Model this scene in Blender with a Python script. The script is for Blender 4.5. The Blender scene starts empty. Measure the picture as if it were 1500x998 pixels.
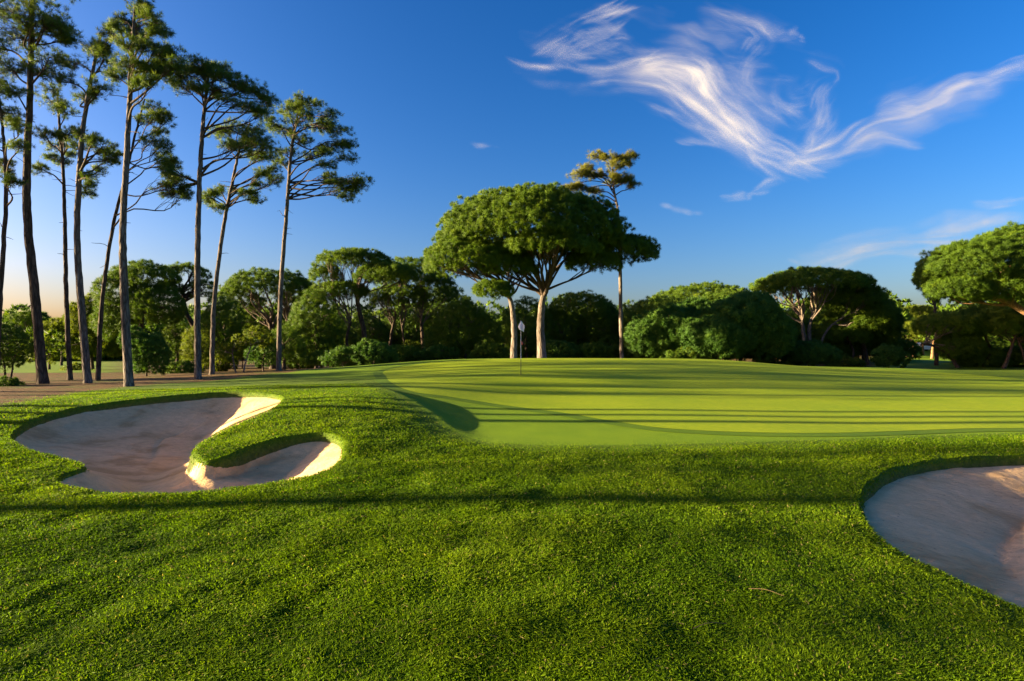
import bpy, math, random
import numpy as np
from mathutils import Vector

SC = bpy.context.scene
COL = SC.collection
F = 833.0            # focal length in photo pixels (1500 wide)
EYE = 1.75
HOR = 512.0
CXP = 750.0
SUN_EL = math.radians(8.5)
SUN_AZ = math.radians(2.0)      # a little behind the exact left

# ------------------------------------------------------------------ helpers
def W(px, py, d):
    return np.array([(px - CXP) / F * d, d, EYE - (py - HOR) / F * d])

def hash2(ix, iy, seed):
    ix = ix.astype(np.int64); iy = iy.astype(np.int64)
    h = (ix * 374761393 + iy * 668265263 + seed * 974634541) & 0x7fffffff
    h = ((h ^ (h >> 13)) * 1274126177) & 0x7fffffff
    h = (h ^ (h >> 16)) & 0xffffff
    return h / float(0xffffff)

def vnoise(x, y, seed=0):
    x = np.asarray(x, float); y = np.asarray(y, float)
    ix = np.floor(x); iy = np.floor(y)
    fx = x - ix; fy = y - iy
    fx = fx * fx * fx * (fx * (fx * 6 - 15) + 10); fy = fy * fy * fy * (fy * (fy * 6 - 15) + 10)
    a = hash2(ix, iy, seed); b = hash2(ix + 1, iy, seed)
    c = hash2(ix, iy + 1, seed); d = hash2(ix + 1, iy + 1, seed)
    return (a * (1 - fx) + b * fx) * (1 - fy) + (c * (1 - fx) + d * fx) * fy - 0.5

def fbm(x, y, seed=0, oct=4):
    s = 0; a = 1.0
    for o in range(oct):
        s = s + a * vnoise(x * 2 ** o + 17.3 * o, y * 2 ** o - 9.1 * o, seed + o)
        a *= 0.5
    return s

def smooth(a, b, x):
    t = np.clip((x - a) / (b - a), 0, 1)
    return t * t * (3 - 2 * t)

def mesh_obj(name, V, faces, mat, parent=None, smooth_shade=False, attrs=None, loc=None):
    """faces: list of int arrays (n,k).  V world coords; if parent given V is made local to it."""
    V = np.asarray(V, np.float32)
    if parent is not None:
        V = V - np.array(parent.location, np.float32)
    me = bpy.data.meshes.new(name)
    faces = [np.asarray(f, np.int32) for f in faces if len(f)]
    nl = sum(f.size for f in faces); nf = sum(len(f) for f in faces)
    me.vertices.add(len(V)); me.vertices.foreach_set('co', V.ravel())
    me.loops.add(nl); me.polygons.add(nf)
    me.loops.foreach_set('vertex_index', np.concatenate([f.ravel() for f in faces]))
    tot = np.concatenate([np.full(len(f), f.shape[1], np.int32) for f in faces])
    st = np.concatenate([[0], np.cumsum(tot)[:-1]]).astype(np.int32)
    me.polygons.foreach_set('loop_start', st)
    me.polygons.foreach_set('loop_total', tot)
    me.polygons.foreach_set('use_smooth', np.full(nf, bool(smooth_shade)))
    if attrs:
        for k, a in attrs.items():
            a = np.asarray(a, np.float32)
            if a.ndim == 2:
                at = me.attributes.new(k, 'FLOAT_VECTOR', 'POINT'); at.data.foreach_set('vector', a.ravel())
            else:
                at = me.attributes.new(k, 'FLOAT', 'POINT'); at.data.foreach_set('value', a)
    me.update(calc_edges=True)
    me.materials.append(mat)
    o = bpy.data.objects.new(name, me)
    COL.objects.link(o)
    if parent is not None:
        o.parent = parent
    return o

def thing(name, label, cat, loc, group=None):
    o = bpy.data.objects.new(name, None)
    o.empty_display_size = 0.3
    COL.objects.link(o)
    o.location = tuple(float(v) for v in loc)
    o['label'] = label; o['category'] = cat
    if group: o['group'] = group
    return o

def tag(o, label, cat, group=None, kind=None):
    o['label'] = label; o['category'] = cat
    if group: o['group'] = group
    if kind: o['kind'] = kind
    return o

class Tubes:
    def __init__(self): self.V = []; self.Fq = []; self.n = 0
    def add(self, pts, radii, sides=7, wob=0.0, rng=None):
        pts = np.asarray(pts, float); n = len(pts)
        radii = np.asarray(radii, float)
        tan = np.gradient(pts, axis=0)
        tan /= np.linalg.norm(tan, axis=1)[:, None] + 1e-9
        ref = np.array([0.31, 0.95, 0.1]) if abs(tan[0][1]) < 0.8 else np.array([1.0, 0.1, 0.05])
        u = np.cross(tan, ref); u /= np.linalg.norm(u, axis=1)[:, None] + 1e-9
        v = np.cross(tan, u)
        ang = np.linspace(0, 2 * np.pi, sides, endpoint=False)
        r = radii[:, None] * np.ones((1, sides))
        if wob and rng is not None:
            r = r * (1 + wob * rng.standard_normal((n, sides)))
        P = pts[:, None, :] + r[:, :, None] * (np.cos(ang)[None, :, None] * u[:, None, :] + np.sin(ang)[None, :, None] * v[:, None, :])
        self.V.append(P.reshape(-1, 3))
        i = np.arange(n - 1)[:, None] * sides; j = np.arange(sides)[None, :]
        j2 = (j + 1) % sides
        q = np.stack([i + j, i + j2, i + sides + j2, i + sides + j], -1).reshape(-1, 4) + self.n
        self.Fq.append(q); self.n += n * sides
    def empty(self): return not self.V
    def build(self, name, mat, parent, attrs=None):
        return mesh_obj(name, np.concatenate(self.V), [np.concatenate(self.Fq)], mat, parent, True)

def spline(P, n):
    """Catmull-Rom through points P, n samples."""
    P = np.asarray(P, float)
    if len(P) == 2:
        t = np.linspace(0, 1, n)[:, None]
        return P[0] * (1 - t) + P[1] * t
    Q = np.vstack([2 * P[0] - P[1], P, 2 * P[-1] - P[-2]])
    t = np.linspace(0, len(P) - 1 - 1e-6, n)
    k = t.astype(int); f = (t - k)[:, None]
    p0, p1, p2, p3 = Q[k], Q[k + 1], Q[k + 2], Q[k + 3]
    return 0.5 * (2 * p1 + (p2 - p0) * f + (2 * p0 - 5 * p1 + 4 * p2 - p3) * f ** 2 + (3 * p1 - p0 - 3 * p2 + p3) * f ** 3)

def unit(v):
    return v / (np.linalg.norm(v, axis=-1, keepdims=True) + 1e-9)

# ------------------------------------------------------------------ materials
def new_mat(name):
    m = bpy.data.materials.new(name); m.use_nodes = True
    nt = m.node_tree; nt.nodes.clear()
    out = nt.nodes.new('ShaderNodeOutputMaterial')
    return m, nt, out

def N(nt, typ, **kw):
    n = nt.nodes.new(typ)
    for k, v in kw.items():
        if k.startswith('i_'):
            n.inputs[k[2:].replace('_', ' ')].default_value = v
        else:
            setattr(n, k, v)
    return n

def ramp(nt, stops, interp='LINEAR'):
    r = nt.nodes.new('ShaderNodeValToRGB')
    r.color_ramp.interpolation = interp
    e = r.color_ramp.elements
    while len(e) < len(stops): e.new(0.5)
    for i, (p, c) in enumerate(stops):
        e[i].position = p; e[i].color = (*c, 1) if len(c) == 3 else c
    return r

def noise(nt, scale, detail=3, rough=0.55, vec=None, dist=0.0):
    n = N(nt, 'ShaderNodeTexNoise')
    n.inputs['Scale'].default_value = scale; n.inputs['Detail'].default_value = detail
    n.inputs['Roughness'].default_value = rough; n.inputs['Distortion'].default_value = dist
    if vec is not None: nt.links.new(vec, n.inputs['Vector'])
    return n

def mixc(nt, a, b, fac, mode='MIX'):
    m = N(nt, 'ShaderNodeMix', data_type='RGBA', blend_type=mode)
    for sock, v in ((m.inputs[0], fac), (m.inputs[6], a), (m.inputs[7], b)):
        if hasattr(v, 'links') or isinstance(v, bpy.types.NodeSocket): nt.links.new(v, sock)
        elif isinstance(v, (int, float)): sock.default_value = v
        else: sock.default_value = (*v, 1) if len(v) == 3 else v
    return m.outputs[2]

def leaf_mat(name, dark, mid, light, trans=0.35, rough=0.6, tcol=None, spec=0.15, soft=0.5):
    m, nt, out = new_mat(name)
    at = N(nt, 'ShaderNodeAttribute', attribute_name='tint')
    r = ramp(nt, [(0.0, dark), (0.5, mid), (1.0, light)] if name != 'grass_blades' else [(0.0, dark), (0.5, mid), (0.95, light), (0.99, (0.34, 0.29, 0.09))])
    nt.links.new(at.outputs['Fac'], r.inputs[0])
    p = N(nt, 'ShaderNodeBsdfPrincipled')
    p.inputs['Roughness'].default_value = rough
    p.inputs['Specular IOR Level'].default_value = spec
    nt.links.new(r.outputs[0], p.inputs['Base Color'])
    t = N(nt, 'ShaderNodeBsdfTranslucent')
    tc = mixc(nt, r.outputs[0], tcol or (1.0, 1.0, 0.6), 1.0, 'MULTIPLY')
    nt.links.new(tc, t.inputs['Color'])
    if soft > 0:      # spray of needles shades like the rounded tuft it belongs to
        an = N(nt, 'ShaderNodeAttribute', attribute_name='tuft_normal')
        ge = N(nt, 'ShaderNodeNewGeometry')
        vm = N(nt, 'ShaderNodeMix', data_type='VECTOR'); vm.inputs[0].default_value = soft
        nt.links.new(ge.outputs['Normal'], vm.inputs[4]); nt.links.new(an.outputs['Vector'], vm.inputs[5])
        vn = N(nt, 'ShaderNodeVectorMath', operation='NORMALIZE'); nt.links.new(vm.outputs[1], vn.inputs[0])
        nt.links.new(vn.outputs[0], p.inputs['Normal'])
    mx = N(nt, 'ShaderNodeMixShader'); mx.inputs[0].default_value = trans
    nt.links.new(p.outputs[0], mx.inputs[1]); nt.links.new(t.outputs[0], mx.inputs[2])
    nt.links.new(mx.outputs[0], out.inputs['Surface'])
    return m

def bark_mat(name, c1, c2, c3, scale=1.0):
    m, nt, out = new_mat(name)
    g = N(nt, 'ShaderNodeTexCoord')
    mp = N(nt, 'ShaderNodeMapping'); mp.inputs['Scale'].default_value = (9 * scale, 9 * scale, 1.6 * scale)
    nt.links.new(g.outputs['Object'], mp.inputs['Vector'])
    n1 = noise(nt, 1.2, 6, 0.7, mp.outputs[0], 0.4)
    n2 = noise(nt, 0.25, 3, 0.5, mp.outputs[0])
    vo = N(nt, 'ShaderNodeTexVoronoi', feature='DISTANCE_TO_EDGE'); vo.inputs['Scale'].default_value = 1.1
    nt.links.new(mp.outputs[0], vo.inputs['Vector'])
    r = ramp(nt, [(0.3, c1), (0.5, c2), (0.72, c3)])
    nt.links.new(n1.outputs[0], r.inputs[0])
    rv = ramp(nt, [(0.0, (0.35, 0.32, 0.3)), (0.16, (1, 1, 1))])
    nt.links.new(vo.outputs['Distance'], rv.inputs[0])
    c = mixc(nt, r.outputs[0], rv.outputs[0], 0.8, 'MULTIPLY')
    r2 = ramp(nt, [(0.35, (0.75, 0.72, 0.7)), (0.65, (1.1, 1.05, 1.0))])
    nt.links.new(n2.outputs[0], r2.inputs[0])
    c = mixc(nt, c, r2.outputs[0], 1.0, 'MULTIPLY')
    p = N(nt, 'ShaderNodeBsdfPrincipled'); p.inputs['Roughness'].default_value = 0.9
    p.inputs['Specular IOR Level'].default_value = 0.2
    nt.links.new(c, p.inputs['Base Color'])
    add = N(nt, 'ShaderNodeMath', operation='ADD')
    nt.links.new(n1.outputs[0], add.inputs[0]); nt.links.new(rv.outputs[0], add.inputs[1])
    b = N(nt, 'ShaderNodeBump'); b.inputs['Strength'].default_value = 0.8; b.inputs['Distance'].default_value = 0.03
    nt.links.new(add.outputs[0], b.inputs['Height']); nt.links.new(b.outputs[0], p.inputs['Normal'])
    nt.links.new(p.outputs[0], out.inputs['Surface'])
    return m

def plain(name, col, rough=0.6, metal=0.0, nscale=20, var=0.15):
    m, nt, out = new_mat(name)
    g = N(nt, 'ShaderNodeTexCoord')
    n1 = noise(nt, nscale, 3, 0.6, g.outputs['Object'])
    r = ramp(nt, [(0.3, tuple(c * (1 - var) for c in col)), (0.7, tuple(min(1, c * (1 + var)) for c in col))])
    nt.links.new(n1.outputs[0], r.inputs[0])
    p = N(nt, 'ShaderNodeBsdfPrincipled'); p.inputs['Roughness'].default_value = rough
    p.inputs['Metallic'].default_value = metal
    nt.links.new(r.outputs[0], p.inputs['Base Color'])
    nt.links.new(p.outputs[0], out.inputs['Surface'])
    return m

M = {}
M['pine'] = leaf_mat('pine_needles', (0.026, 0.060, 0.004), (0.080, 0.142, 0.006), (0.170, 0.230, 0.010), 0.35)
M['tallpine'] = leaf_mat('tall_pine_needles', (0.042, 0.078, 0.012), (0.105, 0.160, 0.016), (0.200, 0.230, 0.020), 0.35)
M['gold'] = leaf_mat('golden_needles', (0.085, 0.095, 0.008), (0.165, 0.165, 0.012), (0.26, 0.235, 0.02), 0.4)
M['dark'] = leaf_mat('dark_foliage', (0.034, 0.074, 0.006), (0.082, 0.150, 0.009), (0.170, 0.220, 0.012), 0.3)
M['bush'] = leaf_mat('bush_leaves', (0.024, 0.066, 0.008), (0.058, 0.132, 0.014), (0.115, 0.190, 0.018), 0.3)
M['sunlitbush'] = leaf_mat('sunlit_tone_leaves', (0.05, 0.08, 0.006), (0.115, 0.155, 0.008), (0.20, 0.225, 0.014), 0.45)  # paler, yellower leaf colour stands in for sun on the foliage
M['grass'] = leaf_mat('grass_blades', (0.042, 0.100, 0.002), (0.116, 0.206, 0.003), (0.205, 0.290, 0.007), 0.5, 0.6, (1.0, 1.0, 0.4), 0.08, 0.0)
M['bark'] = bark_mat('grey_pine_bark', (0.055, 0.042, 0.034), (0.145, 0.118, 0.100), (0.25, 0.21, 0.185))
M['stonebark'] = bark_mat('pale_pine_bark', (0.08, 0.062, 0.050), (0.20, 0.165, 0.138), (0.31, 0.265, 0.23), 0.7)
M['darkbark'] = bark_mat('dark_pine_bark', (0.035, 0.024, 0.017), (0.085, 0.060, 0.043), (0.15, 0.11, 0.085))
M['limb'] = bark_mat('limb_bark', (0.045, 0.032, 0.024), (0.10, 0.073, 0.055), (0.17, 0.13, 0.10), 1.6)
M['palelimb'] = bark_mat('pale_limb_bark', (0.10, 0.08, 0.06), (0.20, 0.16, 0.13), (0.32, 0.26, 0.22), 1.6)
M['sunlit_limb'] = bark_mat('sunlit_orange_bark', (0.16, 0.08, 0.035), (0.32, 0.18, 0.085), (0.46, 0.30, 0.16), 1.2)  # orange tone puts warm sunlight into the bark colour

# ------------------------------------------------------------------ terrain
CP = []
def cp(px, py, d): CP.append(W(px, py, d))
for px in (-200, 0, 375, 750, 1125, 1500, 1700): cp(px, 998, 3.0)
for p in [(750,850,4.2),(750,740,6.2),(750,680,8.4),(750,650,10.0),(750,620,12.3),(750,600,14.6),(750,575,18.4),(700,635,11.1),(690,612,13.0),(750,550,22.5),(750,535,28),(750,525,34),
          (850,525,34),(650,527,33.5),
          (950,640,10.8),(950,600,14.9),(950,560,21.5),(950,525.5,34),(1000,550,23.5),(1050,527,34),
          (0,757,5.95),(12,650,10),(0,597,14),(100,712,7.3),(220,722,6.94),(400,705,7.34),(480,688,8.0),(502,655,9.15),
          (330,640,10.1),(400,612,11.3),(480,592,13.0),(425,583,15.0),(300,578,16),(150,593,14.5),(60,620,12.3),(0,640,10.9),
          (188,566,22),(300,560,24),(100,578,18),(408,543,30),(560,533,34),(480,545,28),
          (620,570,17.6),(560,560,20.5),(600,545,26),(660,600,14.2),(690,625,11.8),
          (1250,740,6.4),(1500,668,8.9),(1500,895,3.8),(1380,672,8.7),(1280,700,7.6),
          (1500,620,13),(1500,600,15.7),(1500,575,20),(1500,555,27),(1500,545,34),
          (1250,640,10.8),(1250,620,13),(1250,600,15.5),(1250,575,19.5),(1250,550,26),(1180,537,34),(1330,540,34),
          (1700,620,13),(1700,575,20),(1700,545,34),(-200,590,15),(-200,680,8.2),
          ]: cp(*p)
for x, y, z in [(-3,0,0),(3,0,0),(0,-6,0),(-12,0,0),(12,0,0),(-12,6,0),(12,6,.02),(-26,25,.25),(-20,32,.28),(-10,42,.35),(-10,36,.55),(5,41,.85),(0,48,.3),(12,41,.8),
                (22,42,.45),(30,42,.3),(20,52,.2),(-25,45,.0),(-15,55,0),(0,60,0),(34,48,.5),(30,60,.6),(-35,35,.1),(45,35,.3),(45,20,.2),(-35,15,.2),(-35,5,0),(40,5,0)]:
    CP.append(np.array([x, y, z]))
CP = np.array(CP)

# steep little ridge between the mound and the green
RIDGE = np.array([W(*p)[:2] for p in [(520,563,18.7),(560,572,17.0),(600,588,14.8),(625,604,13.3),(645,622,12.0),(668,636,11.1),(712,649,10.3)]])
RIDGE_S = spline(np.c_[RIDGE, np.zeros(len(RIDGE))], 60)[:, :2]
def seg_dist(x, y, P, closed=False):
    """distance to polyline, index position along it, signed side (left positive)"""
    A = P; B = np.roll(P, -1, 0)
    if not closed: A = A[:-1]; B = B[:-1]
    best = np.full(x.shape, 1e9); pos = np.zeros(x.shape); side = np.zeros(x.shape)
    for i in range(len(A)):
        a, b = A[i], B[i]
        e = b - a; L2 = e @ e + 1e-12
        t = np.clip(((x - a[0]) * e[0] + (y - a[1]) * e[1]) / L2, 0, 1)
        dx = x - (a[0] + t * e[0]); dy = y - (a[1] + t * e[1])
        d = np.hypot(dx, dy)
        m = d < best
        best = np.where(m, d, best); pos = np.where(m, i + t, pos)
        side = np.where(m, np.sign(e[0] * (y - a[1]) - e[1] * (x - a[0])), side)
    return best, pos, side

def ridge(x, y):
    out = np.zeros(x.shape)
    m = (x > -9) & (x < 2) & (y > 6) & (y < 22)
    if not m.any(): return out
    d, pos, side = seg_dist(x[m], y[m], RIDGE_S)
    s = pos / (len(RIDGE_S) - 1)
    A = 0.09 * smooth(0.0, 0.35, s) * (1 - smooth(0.55, 1.0, s))
    prof = np.where(side > 0, np.exp(-(d / 0.30) ** 2), np.exp(-(d / 2.2) ** 2))
    out[m] = A * prof
    return out

Kc = CP[:, :2]; zc = CP[:, 2].copy()
zc = zc - ridge(Kc[:, 0], Kc[:, 1])
def tps_k(r2): return np.where(r2 > 0, r2 * np.log(r2 + 1e-12), 0)
n = len(Kc)
D2 = ((Kc[:, None] - Kc[None]) ** 2).sum(-1)
A = np.zeros((n + 3, n + 3)); A[:n, :n] = tps_k(D2) + np.eye(n) * 0.25
A[:n, n] = 1; A[:n, n + 1:] = Kc; A[n, :n] = 1; A[n + 1:, :n] = Kc.T
sol = np.linalg.solve(A, np.r_[zc, 0, 0, 0])

def base_h(x, y):
    x = np.asarray(x, float); y = np.asarray(y, float)
    sh = x.shape; x = x.ravel(); y = y.ravel()
    out = np.zeros(len(x))
    far = 0.25 * fbm(x / 60 + 5, y / 60, 91, 2)
    dx = np.maximum(np.abs(x) - 40, 0); dy = np.maximum(y - 58, 0) + np.maximum(-5 - y, 0)
    w = 1 - smooth(0, 12, np.hypot(dx, dy))
    idx = np.nonzero(w > 0)[0]
    for k in range(0, len(idx), 20000):
        ii = idx[k:k + 20000]
        r2 = (x[ii][:, None] - Kc[None, :, 0]) ** 2 + (y[ii][:, None] - Kc[None, :, 1]) ** 2
        out[ii] = tps_k(r2) @ sol[:n] + sol[n] + sol[n + 1] * x[ii] + sol[n + 2] * y[ii]
    # land climbing softly at the right back
    rise = 3.0 * smooth(60, 130, y) * smooth(10, 60, x)
    z = out * w + (far * smooth(60, 120, np.hypot(x, y))) * (1 - w) + rise
    z = z + ridge(x, y)
    return z.reshape(sh)

# bunkers: pixel outline of the grass lip, with depth drop of the sand under the lip
def bunker_poly(pts, nsub=5):
    w = np.array([np.r_[W(p[0], p[1], p[2])[:2], p[3] * 0.42] for p in pts])
    Q = np.vstack([w, w[:1]])
    Qp = np.vstack([w[-1:], Q, w[1:2]])
    out = []
    for i in range(len(w)):
        p0, p1, p2, p3 = Qp[i], Qp[i + 1], Qp[i + 2], Qp[i + 3]
        for t in np.linspace(0, 1, nsub, endpoint=False):
            out.append(0.5 * (2 * p1 + (p2 - p0) * t + (2 * p0 - 5 * p1 + 4 * p2 - p3) * t * t + (3 * p1 - p0 - 3 * p2 + p3) * t ** 3))
    return np.array(out)

def dep(px, py, guess):
    """depth at which the pixel ray meets the base ground, near the guess"""
    ds = np.linspace(guess * 0.7, guess * 1.3, 241)
    x = (px - CXP) / F * ds
    z = base_h(x, ds)
    zr = EYE - (py - HOR) / F * ds
    k = np.argmin(np.abs(z - zr) + 0.004 * np.abs(ds - guess))
    return ds[k]

BL = [(14,640,10.8,.22),(40,618,12.3,.26),(90,602,13.7,.28),(160,590,14.8,.30),(240,581,15.7,.30),(320,575,16.2,.28),(370,575,16.0,.24),(412,582,15.0,.10),
      (400,598,13.4,.10),(365,614,12.0,.10),(320,634,10.6,.12),(292,652,9.9,.12),(284,663,9.6,.10),(300,676,9.0,.06),(330,668,9.25,.20),(370,652,9.9,.30),(420,640,10.5,.32),(470,634,10.6,.28),(498,643,9.9,.20),
      (502,662,9.0,.10),(485,683,8.15,.05),(440,700,7.5,.04),(360,714,7.1,.03),(270,722,6.9,.03),(180,724,6.85,.03),(115,717,7.1,.03),(80,706,7.5,.04),(95,694,7.95,.08),(124,682,8.35,.10),
      (90,670,8.8,.16),(45,658,9.6,.14)]
BR = [(1258,735,6.5,.18),(1268,712,7.3,.26),(1300,690,8.1,.30),(1350,676,8.6,.32),(1420,669,8.9,.32),(1500,667,9.0,.32),(1600,672,8.8,.30),(1720,690,8.1,.25),(1800,740,6.4,.12),(1770,820,4.75,.05),
      (1690,890,3.85,.04),(1590,915,3.6,.04),(1500,893,3.82,.04),(1430,862,4.15,.05),(1360,832,4.55,.06),(1300,798,5.1,.07),(1268,768,5.7,.10)]
NOSE = spline(np.c_[np.array([W(a, b, c)[:2] for a, b, c in [(385,606,12.1),(340,624,10.9),(300,646,10.1),(284,664,9.5),(298,677,9.05)]]), np.zeros(5)], 24)[:, :2]
SUNNY = np.array([W(405,588,14.6)[:2], W(492,662,9.2)[:2]])
def nose_w(x, y, nm):
    out = np.zeros(x.shape); m = (x > -9) & (x < -2) & (y > 7) & (y < 15)
    if nm == 'left' and m.any(): out[m] = 0.04 * np.exp(-(seg_dist(x[m], y[m], NOSE)[0] / 0.6) ** 2)
    return out
def bowl(x, y, sd, nm):
    """depth of the sand below the lip"""
    if nm != 'left': return 0.38 * smooth(0.0, 2.3, sd)
    k = np.zeros(x.shape)
    for c in SUNNY: k = np.maximum(k, np.exp(-(np.hypot(x - c[0], y - c[1]) / 1.9) ** 2))
    xl = np.interp(y, [6.8, 9, 10.5, 12.3, 13.7, 14.8, 15.7], [-8.0, -8.0, -9.2, -10.6, -10.9, -10.5, -9.6])
    cap = np.clip(0.10 + 0.20 * (x - xl), 0, 0.98)
    dn = np.full(x.shape, 9.0); m = (x > -9) & (x < -2) & (y > 7) & (y < 15)
    if m.any(): dn[m] = seg_dist(x[m], y[m], NOSE)[0]
    rmp = (0.55 - 0.27 * k) * np.maximum(sd, 0) + 0.26 * smooth(0.0, 0.14, sd) * np.exp(-(dn / 0.9) ** 2)
    h = np.clip(0.5 + 0.5 * (cap - rmp) / 0.10, 0, 1)
    return np.maximum(0, cap * (1 - h) + rmp * h - 0.10 * h * (1 - h))
POLY = {}
for nm, L in (('left', BL), ('right', BR)):
    L2 = [(a, b, dep(a, b, c), s) for (a, b, c, s) in L]
    POLY[nm] = bunker_poly(L2)

def poly_sd(x, y, P):
    """signed distance, positive inside; and interpolated lip drop"""
    sd = np.full(x.shape, -99.0); drop = np.zeros(x.shape)
    m = (x > P[:, 0].min() - 1.5) & (x < P[:, 0].max() + 1.5) & (y > P[:, 1].min() - 1.5) & (y < P[:, 1].max() + 1.5)
    if not m.any(): return sd, drop
    xx, yy = x[m], y[m]
    d, pos, _ = seg_dist(xx, yy, P[:, :2], True)
    inside = np.zeros(xx.shape, bool)
    A_ = P[:, :2]; B_ = np.roll(A_, -1, 0)
    for a, b in zip(A_, B_):
        c = ((a[1] > yy) != (b[1] > yy)) & (xx < (b[0] - a[0]) * (yy - a[1]) / (b[1] - a[1] + 1e-12) + a[0])
        inside ^= c
    sd[m] = np.where(inside, d, -d)
    n_ = len(P); k = pos.astype(int); f = pos - k
    drop[m] = P[k % n_, 2] * (1 - f) + P[(k + 1) % n_, 2] * f
    return sd, drop

def zone_poly(pts):
    return np.array([[*W(a, b, dep(a, b, c))[:2], 0] for a, b, c in pts])

# smooth-mown area (fringe + green): everything right of the ridge and behind the rough's front line
FR = [(545,556,20.5),(580,575,16.8),(612,596,13.6),(645,624,11.7),(685,642,10.6),(715,649,10.2),(800,653,9.95),(950,652,9.95),(1100,648,10.1),(1230,644,10.5),(1320,640,11),(1500,634,11.5),(1700,630,12)]
fr_w = [list(W(a, b, dep(a, b, c))[:2]) + [0] for a, b, c in FR]
FRINGE = np.array(fr_w + [[26, 36, 0], [8, 38, 0], [-5, 38, 0], [-11, 35, 0], [-13, 30, 0], [-9, 25, 0]])
GR = [(566,552,23.5),(575,562,20.6),(600,573,18),(660,582,17.2),(712,590,16.6),(816,604,15),(900,618,13.3),(1000,630,12.2),(1200,635,11.6),(1400,629,12),(1600,622,12.8)]
gr_w = [list(W(a, b, dep(a, b, c))[:2]) + [0] for a, b, c in GR]
GREEN = np.array(gr_w + [[22, 18, 0], [24, 26, 0], [21, 32, 0], [12, 34, 0], [2, 33.5, 0], [-4, 31, 0], [-6.0, 27.5, 0]])

def sdrop(x, y):
    z = np.zeros(x.shape); zs = np.full(x.shape, -99.0)
    for nm_, P in POLY.items():
        sd, dr = poly_sd(x, y, P)
        z += np.where(sd > 0, (dr + 0.10) * smooth(0, 0.10 + 0.25 * dr, sd) + bowl(x, y, np.maximum(sd - nose_w(x, y, nm_), 0), nm_) + 0.12 * smooth(0.0, 0.4, sd - nose_w(x, y, nm_)) + 0.03, 0)
        zs = np.maximum(zs, sd)
    return z, zs

def rough_mask(x, y):
    sd, _ = poly_sd(x, y, FRINGE)
    return sd
def lumps(x, y):
    a = 0.020 * fbm(x / 0.45, y / 0.45, 3, 2) + 0.012 * fbm(x / 2.2, y / 2.2, 7, 2)
    return a
def ground_h(x, y, with_bunker=True):
    x = np.asarray(x, float); y = np.asarray(y, float)
    z = base_h(x, y)
    sdf = rough_mask(x, y)
    k = 1 - 0.93 * smooth(-0.6, 0.3, sdf)
    z = z + lumps(x, y) * k * smooth(80, 40, np.hypot(x, y))
    if with_bunker:
        dz, _ = sdrop(x, y)
        z = z - dz
    return z

def axis(dense_a, dense_b, step, lo, hi, g=1.12, maxstep=400):
    a = list(np.arange(dense_a, dense_b + 1e-6, step))
    s = step; v = a[-1]
    while v < hi: s = min(s * g, maxstep); v += s; a.append(v)
    s = step; v = a[0]; b = []
    while v > lo: s = min(s * g, maxstep); v -= s; b.append(v)
    return np.array(b[::-1] + a)
gx = axis(-10.5, 9.5, 0.065, -2500, 2500, 1.08)
gy = axis(2.2, 17.5, 0.065, -300, 3000, 1.05)
GX, GY = np.meshgrid(gx, gy)
GZ = ground_h(GX, GY)
nx, ny = len(gx), len(gy)
V = np.stack([GX.ravel(), GY.ravel(), GZ.ravel()], -1)
i = np.arange(ny - 1)[:, None] * nx; j = np.arange(nx - 1)[None]
Fq = np.stack([i + j, i + j + 1, i + nx + j + 1, i + nx + j], -1).reshape(-1, 4)
xr, yr = GX.ravel(), GY.ravel()
fr = np.maximum(smooth(-0.05, 0.08, rough_mask(xr, yr)), smooth(40, 46, yr))
# bare pine-straw ground: behind the mown edge on the left, under the woods
DIRT = np.array([list(W(a, b, dep(a, b, c))[:2]) + [0] for a, b, c in [(-300,625,11),(-60,606,13.2),(0,597,14),(60,586,16),(120,575,19),(180,567.5,22),(240,562.5,23.6),(300,559,24.8),(360,551.5,27),(420,545.5,30)]] + [[-8, 36, 0], [-5, 40.3, 0], [12, 40.5, 0], [20, 40, 0], [24, 60, 0], [-14, 62, 0], [-26, 43, 0], [-60, 40, 0], [-70, 18, 0]])
sd_d, _ = poly_sd(xr, yr, DIRT)
woodf = np.minimum(np.minimum(yr - 38.5, 120 - yr), np.minimum(xr + 0.69 * yr, 0.64 * yr - xr))
sd_d = np.maximum(sd_d, np.clip(woodf, -99, 3))
dirt = smooth(-0.25, 0.35, sd_d + 0.5 * fbm(xr / 1.1, yr / 1.1, 51, 3))
lipsd = np.full(xr.shape, -99.0)
for P in POLY.values():
    s_, _ = poly_sd(xr, yr, P); lipsd = np.maximum(lipsd, s_)
soil = smooth(0.0, 0.10, lipsd)

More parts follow.
